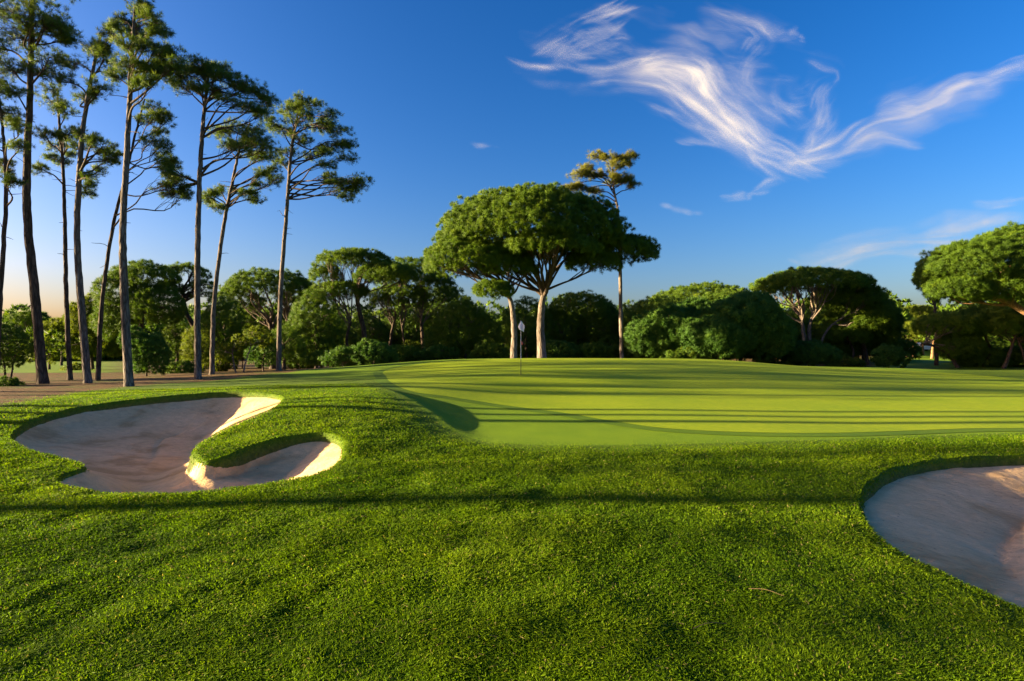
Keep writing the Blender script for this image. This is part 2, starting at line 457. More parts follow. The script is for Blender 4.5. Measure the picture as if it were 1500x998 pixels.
def ground_material():
    m, nt, out = new_mat('ground_turf')
    g = N(nt, 'ShaderNodeTexCoord'); V_ = g.outputs['Object']
    n1 = noise(nt, 1.1, 5, 0.6, V_); n2 = noise(nt, 14, 4, 0.7, V_); n3 = noise(nt, 70, 3, 0.7, V_)
    rg = ramp(nt, [(0.25, (0.034, 0.070, 0.003)), (0.5, (0.075, 0.130, 0.004)), (0.75, (0.13, 0.190, 0.006))])
    nt.links.new(n2.outputs[0], rg.inputs[0])
    r1 = ramp(nt, [(0.3, (0.72, 0.80, 0.7)), (0.7, (1.25, 1.12, 1.0))])
    nt.links.new(n1.outputs[0], r1.inputs[0])
    rough_c = mixc(nt, rg.outputs[0], r1.outputs[0], 1.0, 'MULTIPLY')
    r3 = ramp(nt, [(0.3, (0.108, 0.185, 0.004)), (0.7, (0.145, 0.235, 0.005))])
    nt.links.new(n3.outputs[0], r3.inputs[0])
    fringe_c = mixc(nt, r3.outputs[0], r1.outputs[0], 0.5, 'MULTIPLY')
    af = N(nt, 'ShaderNodeAttribute', attribute_name='fringe')
    ad = N(nt, 'ShaderNodeAttribute', attribute_name='dirt')
    as_ = N(nt, 'ShaderNodeAttribute', attribute_name='soil')
    c = mixc(nt, rough_c, fringe_c, af.outputs['Fac'])
    rd = ramp(nt, [(0.30, (0.026, 0.015, 0.007)), (0.48, (0.100, 0.052, 0.017)), (0.62, (0.165, 0.090, 0.030)), (0.75, (0.20, 0.13, 0.055))])
    nd = noise(nt, 5, 6, 0.75, V_); nt.links.new(nd.outputs[0], rd.inputs[0])
    npch = noise(nt, 0.9, 5, 0.7, V_); rp = ramp(nt, [(0.50, (0, 0, 0)), (0.62, (1, 1, 1))]); nt.links.new(npch.outputs[0], rp.inputs[0])
    dirt_c = mixc(nt, rd.outputs[0], (0.075, 0.085, 0.012), rp.outputs[0])
    c = mixc(nt, c, dirt_c, ad.outputs['Fac'])
    rs = ramp(nt, [(0.35, (0.05, 0.055, 0.012)), (0.65, (0.11, 0.085, 0.04))])
    nt.links.new(n2.outputs[0], rs.inputs[0])
    c = mixc(nt, c, rs.outputs[0], as_.outputs['Fac'])
    p = N(nt, 'ShaderNodeBsdfPrincipled'); p.inputs['Roughness'].default_value = 0.85
    p.inputs['Specular IOR Level'].default_value = 0.12
    nt.links.new(c, p.inputs['Base Color'])
    b1 = N(nt, 'ShaderNodeBump'); b1.inputs['Distance'].default_value = 0.05; b1.inputs['Strength'].default_value = 0.5
    inv = N(nt, 'ShaderNodeMath', operation='MULTIPLY_ADD'); inv.inputs[1].default_value = -0.85; inv.inputs[2].default_value = 1.0
    nt.links.new(af.outputs['Fac'], inv.inputs[0])
    hm = N(nt, 'ShaderNodeMath', operation='MULTIPLY')
    nt.links.new(n2.outputs[0], hm.inputs[0]); nt.links.new(inv.outputs[0], hm.inputs[1])
    nt.links.new(hm.outputs[0], b1.inputs['Height'])
    b2 = N(nt, 'ShaderNodeBump'); b2.inputs['Distance'].default_value = 0.015; b2.inputs['Strength'].default_value = 0.5
    nt.links.new(n3.outputs[0], b2.inputs['Height']); nt.links.new(b1.outputs[0], b2.inputs['Normal'])
    nt.links.new(b2.outputs[0], p.inputs['Normal'])
    nt.links.new(p.outputs[0], out.inputs['Surface'])
    return m
M['ground'] = ground_material()
g = mesh_obj('ground', V, [Fq], M['ground'], None, True, {'fringe': fr, 'dirt': dirt, 'soil': soil})
tag(g, 'mown golf course turf with bare brown ground under the pines', 'ground', kind='structure')

# ---- putting green and collar: sheets lying on the ground
def green_material(name, c1, c2):
    m, nt, out = new_mat(name)
    g = N(nt, 'ShaderNodeTexCoord'); V_ = g.outputs['Object']
    n1 = noise(nt, 0.35, 4, 0.6, V_); n2 = noise(nt, 90, 3, 0.7, V_); n3 = noise(nt, 6, 4, 0.6, V_)
    r = ramp(nt, [(0.3, c1), (0.7, c2)]); nt.links.new(n2.outputs[0], r.inputs[0])
    r1 = ramp(nt, [(0.35, (0.88, 0.93, 0.9)), (0.65, (1.1, 1.05, 1.0))]); nt.links.new(n1.outputs[0], r1.inputs[0])
    r2 = ramp(nt, [(0.35, (0.90, 0.93, 0.9)), (0.65, (1.08, 1.04, 1.0))]); nt.links.new(n3.outputs[0], r2.inputs[0])
    c = mixc(nt, r.outputs[0], r1.outputs[0], 1.0, 'MULTIPLY'); c = mixc(nt, c, r2.outputs[0], 1.0, 'MULTIPLY')
    p = N(nt, 'ShaderNodeBsdfPrincipled'); p.inputs['Roughness'].default_value = 0.8
    p.inputs['Specular IOR Level'].default_value = 0.12
    nt.links.new(c, p.inputs['Base Color'])
    b = N(nt, 'ShaderNodeBump'); b.inputs['Distance'].default_value = 0.012; b.inputs['Strength'].default_value = 0.35
    nt.links.new(n2.outputs[0], b.inputs['Height']); nt.links.new(b.outputs[0], p.inputs['Normal'])
    nt.links.new(p.outputs[0], out.inputs['Surface'])
    return m
M['green'] = green_material('putting_green_turf', (0.205, 0.275, 0.004), (0.240, 0.315, 0.006))
M['collar'] = green_material('collar_turf', (0.070, 0.130, 0.003), (0.095, 0.165, 0.004))
def closed_spline(P, nsub=8):
    Q = np.vstack([P[-1:], P, P[:2]]); out = []
    for i in range(len(P)):
        p0, p1, p2, p3 = Q[i], Q[i + 1], Q[i + 2], Q[i + 3]
        for t in np.linspace(0, 1, nsub, endpoint=False):
            out.append(0.5 * (2 * p1 + (p2 - p0) * t + (2 * p0 - 5 * p1 + 4 * p2 - p3) * t * t + (3 * p1 - p0 - 3 * p2 + p3) * t ** 3))
    return np.array(out)
gpoly = closed_spline(GREEN[:, :2], 9)
gc = np.array([7.0, 22.5])
def disc_sheet(name, poly, c, s0, s1, rings, mat, off):
    ss = np.linspace(s0, s1, rings); nP = len(poly)
    P = c + ss[:, None, None] * (poly - c)[None]
    if s0 > 0.9:      # constant width ring
        nrm = np.roll(poly, -1, 0) - np.roll(poly, 1, 0); nrm = np.stack([nrm[:, 1], -nrm[:, 0]], -1); nrm = unit(nrm)
        P = poly[None] + (np.linspace(0, 0.45, rings))[:, None, None] * nrm[None]
    x, y = P[..., 0].ravel(), P[..., 1].ravel()
    z = ground_h(x, y, False) + off
    i = np.arange(rings - 1)[:, None] * nP; j = np.arange(nP)[None]; j2 = (j + 1) % nP
    q = np.stack([i + j, i + j2, i + nP + j2, i + nP + j], -1).reshape(-1, 4)
    return mesh_obj(name, np.stack([x, y, z], -1), [q], mat, None, True)
o = disc_sheet('putting_green', gpoly, gc, 0.001, 1.0, 90, M['green'], 0.012)
tag(o, 'smooth pale putting green around the flagstick', 'green', kind='structure')
o = disc_sheet('green_collar', gpoly, gc, 1.0, 1.0, 5, M['collar'], 0.008)
tag(o, 'slightly darker mown collar ringing the putting green', 'green collar', kind='structure')

# ---- sand
def sand_material():
    m, nt, out = new_mat('bunker_sand')
    g = N(nt, 'ShaderNodeTexCoord'); V_ = g.outputs['Object']
    mp = N(nt, 'ShaderNodeMapping'); mp.inputs['Scale'].default_value = (6, 22, 6); mp.inputs['Rotation'].default_value = (0, 0, 0.5)
    nt.links.new(V_, mp.inputs['Vector'])
    n1 = noise(nt, 0.75, 4, 0.6, V_, 0.6); n2 = noise(nt, 1.0, 4, 0.65, mp.outputs[0], 0.5); n3 = noise(nt, 120, 2, 0.6, V_); n4 = noise(nt, 7, 5, 0.65, V_)
    r = ramp(nt, [(0.36, (0.52, 0.315, 0.135)), (0.47, (0.70, 0.445, 0.215)), (0.7, (0.76, 0.505, 0.26))])
    nt.links.new(n1.outputs[0], r.inputs[0])
    r2 = ramp(nt, [(0.3, (0.84, 0.83, 0.82)), (0.7, (1.08, 1.07, 1.06))]); nt.links.new(n4.outputs[0], r2.inputs[0])
    c = mixc(nt, r.outputs[0], r2.outputs[0], 1.0, 'MULTIPLY')
    r3 = ramp(nt, [(0.3, (0.86, 0.85, 0.84)), (0.7, (1.1, 1.1, 1.1))]); nt.links.new(n3.outputs[0], r3.inputs[0])
    c = mixc(nt, c, r3.outputs[0], 1.0, 'MULTIPLY')
    vo = N(nt, 'ShaderNodeTexVoronoi'); vo.inputs['Scale'].default_value = 5.5; nt.links.new(V_, vo.inputs['Vector'])
    rv = ramp(nt, [(0.05, (0.22, 0.17, 0.12)), (0.075, (1, 1, 1))]); nt.links.new(vo.outputs['Distance'], rv.inputs[0])
    c = mixc(nt, c, rv.outputs[0], 0.8, 'MULTIPLY')
    p = N(nt, 'ShaderNodeBsdfPrincipled'); p.inputs['Roughness'].default_value = 0.95; p.inputs['Specular IOR Level'].default_value = 0.1
    nt.links.new(c, p.inputs['Base Color'])
    b1 = N(nt, 'ShaderNodeBump'); b1.inputs['Distance'].default_value = 0.022; b1.inputs['Strength'].default_value = 0.8
    nt.links.new(n2.outputs[0], b1.inputs['Height'])
    b2 = N(nt, 'ShaderNodeBump'); b2.inputs['Distance'].default_value = 0.05; b2.inputs['Strength'].default_value = 0.6
    nt.links.new(n4.outputs[0], b2.inputs['Height']); nt.links.new(b1.outputs[0], b2.inputs['Normal'])
    b3 = N(nt, 'ShaderNodeBump'); b3.inputs['Distance'].default_value = 0.0012; b3.inputs['Strength'].default_value = 0.35
    nt.links.new(n3.outputs[0], b3.inputs['Height']); nt.links.new(b2.outputs[0], b3.inputs['Normal'])
    nt.links.new(b3.outputs[0], p.inputs['Normal'])
    nt.links.new(p.outputs[0], out.inputs['Surface'])
    return m
M['sand'] = sand_material()
for nm, P in POLY.items():
    sx = np.arange(P[:, 0].min() - 0.1, P[:, 0].max() + 0.1, 0.06); sy = np.arange(P[:, 1].min() - 0.1, P[:, 1].max() + 0.1, 0.06)
    X, Y = np.meshgrid(sx, sy); sd, dr = poly_sd(X, Y, P)
    Z = base_h(X, Y) - dr - bowl(X, Y, sd, nm) + 0.03 * fbm(X / 0.9, Y / 0.9, 31, 3) + 0.012 * fbm(X / 0.22, Y / 0.3, 35, 2) - 0.015
    keep = sd > -0.03
    nX, nY = len(sx), len(sy)
    i = np.arange(nY - 1)[:, None] * nX; j = np.arange(nX - 1)[None]
    q = np.stack([i + j, i + j + 1, i + nX + j + 1, i + nX + j], -1).reshape(-1, 4)
    q = q[keep.ravel()[q].all(1)]
    used, inv = np.unique(q, return_inverse=True)
    Vv = np.stack([X.ravel(), Y.ravel(), Z.ravel()], -1)[used]
    o = mesh_obj('sand_bunker', Vv, [inv.reshape(-1, 4)], M['sand'], None, True)
    tag(o, 'two-lobed sand bunker split by a tongue of grass' if nm == 'left' else 'shaded sand bunker running out of the right foreground', 'sand bunker', kind='structure')

# ------------------------------------------------------------------ grass blades
def grass(seed, count, dmin, dmax, pexp, name):
    r = np.random.default_rng(seed)
    u = r.uniform(-1.12, 1.12, count)
    q = r.uniform(0, 1, count); a = 1 - pexp
    d = (dmin ** a + q * (dmax ** a - dmin ** a)) ** (1 / a)
    x = u * d; y = d
    sdf_ = rough_mask(x, y); ok = sdf_ < -0.10 + 0.22 * r.standard_normal(count)
    sdd, _ = poly_sd(x, y, DIRT); ok &= sdd < 0.3 * r.standard_normal(count)
    _, sdb = sdrop(x, y); ok &= sdb < 0.05 * np.abs(r.standard_normal(count))
    x, y, sdb, sdf_ = x[ok], y[ok], sdb[ok], sdf_[ok]; n = len(x)
    d = y
    z = ground_h(x, y)
    patch = fbm(x / 0.35, y / 0.35, 61, 3); patch2 = fbm(x / 1.7, y / 1.7, 67, 2)
    h = (0.031 + 0.021 * np.clip(patch + 0.4, 0, 1.2)) * r.uniform(0.6, 1.35, n) * (0.85 + 0.15 * np.minimum(d / 8, 2))
    h = h * (1 - 0.65 * smooth(-1.3, 0.1, sdf_))
    h = np.where(np.abs(sdb) < 0.15, h * 0.8, h)
    w = (0.0028 + 0.00032 * d) * r.uniform(0.7, 1.3, n)
    yaw = r.uniform(0, 2 * np.pi, n)
    fl = 2 * np.pi * fbm(x / 0.8 + 40, y / 0.8, 71, 2) * 0.9   # locally combed lie
    ld = np.where(r.uniform(0, 1, n) < 0.55, fl + 0.7 * r.standard_normal(n), yaw)
    lean = np.clip(r.normal(0.95, 0.45, n), 0.05, 2.0); h = h * (1 - 0.45 * smooth(12, 18, d))
    dirx, diry = np.cos(ld), np.sin(ld)
    B = np.stack([x, y, z - 0.006], -1)
    mid = B + np.stack([dirx * h * lean * 0.33, diry * h * lean * 0.33, h * 0.68], -1)
    tip = B + np.stack([dirx * h * lean, diry * h * lean, h * (1.0 - 0.22 * np.minimum(lean, 1.6))], -1)
    sa = ld + np.pi / 2 + 0.5 * r.standard_normal(n)
    S = np.stack([np.cos(sa), np.sin(sa), 0.25 * r.standard_normal(n)], -1) * w[:, None]
    VV = np.stack([B, mid - S, tip, mid + S], 1).reshape(-1, 3)
    Q = np.arange(n * 4).reshape(-1, 4)
    tint = np.clip(0.48 + 0.16 * r.standard_normal(n) + 0.36 * patch2 + 0.20 * patch, 0, 0.94)
    tint = np.where(r.uniform(0, 1, n) < 0.018, 1.0, tint)
    o = mesh_obj(name, VV, [Q], M['grass'], None, False, {'tint': np.repeat(tint, 4)})
    return tag(o, 'thick short rough grass around the bunkers and across the foreground', 'grass', kind='stuff')
grass(5, 1450000, 2.3, 20, 1.5, 'rough_grass')

# ------------------------------------------------------------------ foliage
def needles(cent, axis_, L, Wd, m, spread, r, tint, nrm=None):
    """m thin triangles around each centre, pointing along axis_ +- spread"""
    n = len(cent)
    ax = np.repeat(axis_, m, 0); c = np.repeat(cent, m, 0)
    dirn = unit(ax + spread * r.standard_normal((n * m, 3)))
    Lr = L * r.uniform(0.65, 1.2, (n * m, 1)) if np.isscalar(L) else np.repeat(L, m)[:, None] * r.uniform(0.65, 1.2, (n * m, 1))
    side = unit(np.cross(dirn, r.standard_normal((n * m, 3)))) * (Wd * 0.5)
    b = c + dirn * Lr * 0.08 * r.uniform(-1, 1, (n * m, 1))
    mid = b + dirn * Lr * 0.45
    T = np.stack([b, mid + side, b + dirn * Lr, mid - side], 1).reshape(-1, 3)
    nn_ = np.repeat(unit(np.repeat(nrm if nrm is not None else axis_, m, 0) + 0.55 * dirn), 4, 0)
    return T, (np.repeat(np.clip(np.repeat(tint, m) + 0.08 * r.standard_normal(n * m), 0, 1), 4), nn_)

def blades_obj(name, T, tint, mat, parent):
    return mesh_obj(name, T, [np.arange(len(T)).reshape(-1, 4)], mat, parent, False, {'tint': tint[0], 'tuft_normal': tint[1]})

def curve_limb(a, b, rise, r, npts=9, jit=0.05):
    a = np.asarray(a); b = np.asarray(b); L = np.linalg.norm(b - a)
    m1 = a + (b - a) * 0.33 + np.array([0, 0, rise * L]) + r.standard_normal(3) * jit * L
    m2 = a + (b - a) * 0.68 + np.array([0, 0, rise * 0.75 * L]) + r.standard_normal(3) * jit * L
    P = spline([a, m1, m2, b], npts)
    return P

def tall_pine(label, trunk_px, d, r_base, pads, seed, fol='tallpine', bark='bark', group='tall bare-trunked pines beside the bunker', stubs=6,
              lean=0.0, tuft_n=27, tuft_L=0.19, dens=1.0, twig_w=0.011, padrx=1.3):
    r = np.random.default_rng(seed)
    x0 = (trunk_px[0][0] - CXP) / F * d
    zb = float(ground_h(np.array([x0]), np.array([d]))[0])
    P = []
    for k, (px, py) in enumerate(trunk_px):
        q = W(px, py, d + lean * k)
        P.append(q)
    P[0][2] = zb - 0.15
    P = np.array(P)
    tr = spline(P, 60)
    t = np.linspace(0, 1, 60)
    rad = 0.72 * r_base * (1 - 0.78 * t ** 1.1) * (1 + 0.35 * np.exp(-t / 0.012)) + 0.012
    tr[1:-1, :2] += 0.006 * r.standard_normal((58, 2))
    root = thing('pine_tree', label, 'pine tree', (x0, d, zb), group)
    T = Tubes(); T.add(tr, rad, 12, 0.025, r)
    tips = []; axes = []; tn = []; nrms = []
    zmin_pad = min(EYE - (p[1] - HOR) / F * d for p in pads)
    extra = []
    for a_, b_ in zip(pads[:-1], pads[1:]):
        if math.hypot(a_[0] - b_[0], a_[1] - b_[1]) < 42:
            extra.append(((a_[0] + b_[0]) / 2 + r.uniform(-4, 4), (a_[1] + b_[1]) / 2 + r.uniform(-3, 3), (a_[2] + b_[2]) * 0.32, (a_[3] + b_[3]) * 0.32))
    for (px, py, rx, ry) in list(pads) + extra:
        c = W(px, py, d); R = rx / F * d * padrx; Rz = ry / F * d
        # depth offset, bounded by distance from trunk
        hx = abs(px - np.interp(c[2], tr[:, 2], (tr[:, 0] / tr[:, 1] * F + CXP))) / F * d
        c = c + np.array([0, 1, 0]) * r.uniform(-1, 1) * max(0.5, 1.6 - 0.3 * hx)
        c[0] *= c[1] / d; c[2] = EYE + (c[2] - EYE) * c[1] / d
        hd = np.hypot(*(c[:2] - np.array([np.interp(c[2], tr[:, 2], tr[:, 0]), d])))
        za = c[2] - 0.45 * hd - r.uniform(0, 0.3)
        if hd > 2.2 and r.uniform() < 0.6: za = c[2] + 0.05 * hd
        za = np.clip(za, tr[int(60 * 0.45), 2], tr[-2, 2])
        k = np.argmin(np.abs(tr[:, 2] - za)); a = tr[k]
        r0 = min(rad[k] * 0.55, 0.02 + 0.022 * hd)
        limb = curve_limb(a, c, r.uniform(-0.05, 0.12), r, 12, 0.05); B = Tubes()
        B.add(limb, np.linspace(r0, 0.014, 12), 6)
        nt_ = int((10 + 30 * (R * Rz) ** 0.5) * dens)
        for q in range(nt_):
            v = r.standard_normal(3); v = v / np.linalg.norm(v) * r.uniform(0.25, 1.0) ** 0.5
            e = c + v * np.array([R, R * 0.8, Rz])
            s = limb[r.integers(6, 12)]
            tw = curve_limb(s, e, 0.06, r, 6, 0.08)
            B.add(tw, np.linspace(twig_w, 0.005, 6), 3)
            for f in (1.0, 0.86, 0.72, 0.55):
                if f < 1 and r.uniform() < 0.25: continue
                kk = f * 5; k0 = int(min(kk, 4)); pos = tw[k0] * (1 - (kk - k0)) + tw[k0 + 1] * (kk - k0)
                pos = pos + 0.06 * r.standard_normal(3)
                axd = unit(unit(tw[-1] - tw[-3]) * 0.7 + np.array([0, 0, 0.75]) + 0.35 * r.standard_normal(3))
                tips.append(pos); axes.append(axd)
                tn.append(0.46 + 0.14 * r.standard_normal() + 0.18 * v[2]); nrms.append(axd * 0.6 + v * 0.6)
        B.build('limb', M['limb'], root)
    # dead stubs on the bare trunk
    for q in range(stubs):
        k = r.integers(18, 44); an = r.uniform(0, 2 * np.pi); L = r.uniform(0.15, 0.8)
        e = tr[k] + np.array([np.cos(an) * L, np.sin(an) * L, r.uniform(-0.1, 0.25) * L])
        T.add(curve_limb(tr[k], e, 0.03, r, 5, 0.06), np.linspace(0.018, 0.006, 5), 4)
    T.build('trunk', M[bark], root)
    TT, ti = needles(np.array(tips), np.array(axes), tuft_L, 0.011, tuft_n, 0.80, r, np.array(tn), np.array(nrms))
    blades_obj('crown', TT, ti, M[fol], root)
    return root

def dome_clumps(ells, d, r, density, zcut, inner=0.2, depth_k=0.85, shrink=0.4):
    """clump centres spread over the shells of ellipsoids given in photo pixels at depth d"""
    C = []; Nn = []; E = []
    for e in ells:
        px, py, rx, ry = e[:4]; dd = d + (e[4] if len(e) > 4 else 0); zc_ = e[5] if len(e) > 5 else zcut
        c = W(px, py, dd); s = dd / F
        sh = min(shrink, 0.45 * ry * s); E.append((c, np.array([rx * s - sh, (rx * s - sh) * depth_k, ry * s - sh]), zc_))
    for c, R, zc_ in E:
        area = 4 * np.pi * ((R[0] * R[1]) ** 1.6 / 3 + 2 * (R[0] * R[2]) ** 1.6 / 3) ** (1 / 1.6) * (1 - zc_) / 2
        n = max(6, int(area * density))
        kk = np.arange(n) + 0.5; zz = 1 - kk / n * (1 - zc_); ph = kk * 2.399963 + r.uniform(0, 6.28)
        v = np.stack([np.sqrt(np.maximum(0, 1 - zz ** 2)) * np.cos(ph), np.sqrt(np.maximum(0, 1 - zz ** 2)) * np.sin(ph), zz], -1)
        v = unit(v + 0.10 * min(1.0, 6.0 / np.sqrt(n)) * r.standard_normal((n, 3)))
        k = np.where(r.uniform(0, 1, len(v)) < inner, r.uniform(0.45, 0.85, len(v)), r.uniform(0.90, 1.04, len(v)))
        lump = 1 + 0.09 * np.sin(v[:, 0] * 5 + c[0]) * np.cos(v[:, 1] * 4 + c[1]) + 0.05 * r.standard_normal(len(v))
        P = c + v * R * (k * lump)[:, None]
        ok = np.ones(len(P), bool)
        for c2, R2, z2 in E:
            if c2 is c: continue
            f = (((P - c2) / R2) ** 2).sum(1); ok &= ~((f < 0.55) & (((P - c2) / R2)[:, 2] > z2))
        C.append(P[ok]); Nn.append(unit(v[ok] / R))
    return np.concatenate(C), np.concatenate(Nn), E

def clump_foliage(C, Nn, rc, K, m, L, Wd, r, base_t=0.45, spread=0.6):
    base_t = base_t + 0.04
    n = len(C)
    rcs = rc * r.uniform(0.65, 1.3, n)
    dirs = unit(0.85 * r.standard_normal((n, K, 3)) + 0.9 * Nn[:, None, :] + np.array([0, 0, 0.4]))
    pos = C[:, None, :] + dirs * rcs[:, None, None] * r.uniform(0.75, 1.05, (n, K, 1)) * np.array([1.0, 1.0, 0.85])
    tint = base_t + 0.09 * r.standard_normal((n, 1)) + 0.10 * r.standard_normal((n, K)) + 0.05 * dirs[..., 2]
    nr = dirs * 0.6 + Nn[:, None, :] * 0.35
    return needles(pos.reshape(-1, 3), dirs.reshape(-1, 3), L, Wd, m, spread, r, tint.ravel(), nr.reshape(-1, 3))

DENS, KMUL = 1.05, 1.0
def umbrella(name, label, cat, d, ells, trunks, seed, group, fol='pine', bark='darkbark', limbm='limb', density=2.2, zcut=0.0, rc=0.45, K=12, m=9, L=0.26, Wd=0.05,
             nlimb=14, base_t=0.45, inner=0.2, spread=0.7, limb_r=0.07, twigs=True):
    """tree with a domed crown; trunks = list of (px list, radius, depth offset)"""
    r = np.random.default_rng(seed)
    C, Nn, E = dome_clumps(ells, d, r, density * DENS * 2.3, zcut, inner, 0.85, rc * 0.75 + L * 0.75)
    rc = rc * 0.66; K = int(K * 0.5); m = int(m * 4.6); L = L * 1.05; Wd = Wd * 0.34; spread = 0.85
    x0 = (trunks[0][0][0][0] - CXP) / F * d
    zb = float(ground_h(np.array([x0]), np.array([d]))[0])
    root = thing(name, label, cat, (x0, d, zb), group)
    for q, (pxs, rb, doff) in enumerate(trunks):
        B = Tubes()
        P = np.array([W(px, py, d + doff * k / max(1, len(pxs) - 1)) for k, (px, py) in enumerate(pxs)])
        z0 = float(ground_h(P[:1, 0], P[:1, 1])[0]); P[0, 2] = z0 - 0.1
        tr = spline(P, 26); t = np.linspace(0, 1, 26)
        tr[1:-1, :2] += 0.012 * r.standard_normal((24, 2))
        rad = rb * (1 - 0.45 * t) * (1 + 0.25 * np.exp(-t / 0.05))
        T = Tubes(); T.add(tr, rad, 10, 0.04, r); T.build('trunk', M[bark], root)
        top = tr[-1]; dmin = np.linalg.norm(C - top, axis=1)
        # limbs fan from the upper trunk to clumps of this crown
        n_here = max(3, nlimb // len(trunks))
        others = [np.array(W(t2[0][-1][0], t2[0][-1][1], d)) for t2 in trunks]
        own = np.argmin(np.stack([np.linalg.norm((C - o2)[:, :2], axis=1) for o2 in others]), axis=0) == q
        cand = np.nonzero(own)[0]
        if len(cand) < 3: cand = np.arange(len(C))
        pick = cand[r.permutation(len(cand))[:n_here]]
        for c in pick:
            a = tr[r.integers(19, 26)]
            e = C[c] * 0.9 + top * 0.1
            lb = curve_limb(a, e, r.uniform(-0.10, 0.04), r, 12, 0.05)
            r0 = rb * 0.45 * r.uniform(0.6, 1.0)
            B.add(lb, np.linspace(min(r0, limb_r * 2), 0.02, 12), 6)
            if twigs:
                near = np.argsort(np.linalg.norm(C - e, axis=1))[1:6]
                for c2 in near:
                    s = lb[r.integers(5, 10)]
                    B.add(curve_limb(s, C[c2], 0.0, r, 6, 0.06), np.linspace(limb_r * 0.5, 0.012, 6), 4)
        B.add(tr[17:], rad[17:] * 0.7, 6)
        B.build('branches', M[limbm], root)
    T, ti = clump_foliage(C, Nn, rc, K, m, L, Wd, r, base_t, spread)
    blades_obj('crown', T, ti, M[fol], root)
    return root

# ---- the tall pines on the left
G1 = 'tall bare-trunked pines beside the bunker'
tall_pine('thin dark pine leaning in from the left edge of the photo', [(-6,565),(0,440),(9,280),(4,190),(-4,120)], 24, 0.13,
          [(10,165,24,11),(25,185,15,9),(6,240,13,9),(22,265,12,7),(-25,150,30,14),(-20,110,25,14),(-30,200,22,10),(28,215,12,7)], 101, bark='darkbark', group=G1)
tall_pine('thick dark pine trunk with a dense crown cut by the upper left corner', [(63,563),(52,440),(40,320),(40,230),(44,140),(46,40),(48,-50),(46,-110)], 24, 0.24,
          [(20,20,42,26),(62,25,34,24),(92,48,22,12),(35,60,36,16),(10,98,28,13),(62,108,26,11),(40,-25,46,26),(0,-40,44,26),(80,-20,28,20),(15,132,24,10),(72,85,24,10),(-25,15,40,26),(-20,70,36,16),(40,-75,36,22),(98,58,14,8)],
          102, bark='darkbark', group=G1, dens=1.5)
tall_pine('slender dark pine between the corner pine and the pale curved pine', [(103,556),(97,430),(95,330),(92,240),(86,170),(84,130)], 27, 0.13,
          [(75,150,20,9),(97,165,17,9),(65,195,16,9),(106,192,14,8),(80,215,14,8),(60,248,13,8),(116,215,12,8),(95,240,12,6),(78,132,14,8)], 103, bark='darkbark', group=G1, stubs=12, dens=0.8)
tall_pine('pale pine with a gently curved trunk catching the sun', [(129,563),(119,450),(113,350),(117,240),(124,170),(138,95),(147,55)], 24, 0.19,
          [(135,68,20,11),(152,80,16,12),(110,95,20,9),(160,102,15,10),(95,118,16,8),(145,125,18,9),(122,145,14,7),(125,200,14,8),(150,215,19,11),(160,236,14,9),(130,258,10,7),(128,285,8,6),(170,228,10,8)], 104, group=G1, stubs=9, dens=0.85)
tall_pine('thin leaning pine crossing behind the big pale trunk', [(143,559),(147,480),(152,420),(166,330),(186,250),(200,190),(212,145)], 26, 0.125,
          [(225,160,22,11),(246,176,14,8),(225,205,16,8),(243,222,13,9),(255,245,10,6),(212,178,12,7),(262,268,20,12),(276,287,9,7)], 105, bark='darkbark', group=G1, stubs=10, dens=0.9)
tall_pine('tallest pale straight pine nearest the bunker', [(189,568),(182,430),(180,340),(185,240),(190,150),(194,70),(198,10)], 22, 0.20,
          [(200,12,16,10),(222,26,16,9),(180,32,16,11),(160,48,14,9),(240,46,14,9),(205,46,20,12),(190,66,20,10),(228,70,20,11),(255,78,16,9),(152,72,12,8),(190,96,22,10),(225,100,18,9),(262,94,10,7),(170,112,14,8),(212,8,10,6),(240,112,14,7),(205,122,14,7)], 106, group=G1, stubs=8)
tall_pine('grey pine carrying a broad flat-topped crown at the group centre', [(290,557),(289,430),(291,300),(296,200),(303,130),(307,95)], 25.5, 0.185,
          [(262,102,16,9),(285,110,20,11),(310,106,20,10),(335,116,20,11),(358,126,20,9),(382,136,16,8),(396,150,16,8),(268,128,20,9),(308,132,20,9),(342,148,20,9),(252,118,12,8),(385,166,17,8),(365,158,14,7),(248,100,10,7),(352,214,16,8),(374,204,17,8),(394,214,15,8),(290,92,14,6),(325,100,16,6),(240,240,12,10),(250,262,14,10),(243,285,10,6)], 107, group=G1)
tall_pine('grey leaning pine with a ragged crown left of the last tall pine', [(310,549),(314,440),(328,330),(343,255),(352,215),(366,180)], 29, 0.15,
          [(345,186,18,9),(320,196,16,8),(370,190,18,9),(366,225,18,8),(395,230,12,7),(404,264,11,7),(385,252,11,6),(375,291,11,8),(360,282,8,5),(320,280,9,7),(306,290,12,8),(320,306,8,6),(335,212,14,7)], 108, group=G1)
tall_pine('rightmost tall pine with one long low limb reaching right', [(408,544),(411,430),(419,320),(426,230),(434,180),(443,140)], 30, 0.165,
          [(443,146,9,8),(420,160,14,9),(460,156,14,9),(435,174,20,9),(484,170,14,8),(470,186,20,11),(500,194,16,9),(410,190,16,8),(440,205,20,9),(514,210,11,8),(490,220,20,9),(460,226,20,8),(513,232,11,7),(420,224,18,7),(480,243,14,6),(490,268,14,7),(514,276,18,9),(533,268,11,9),(509,289,14,6),(412,238,12,6),(395,180,12,7)], 109, group=G1)
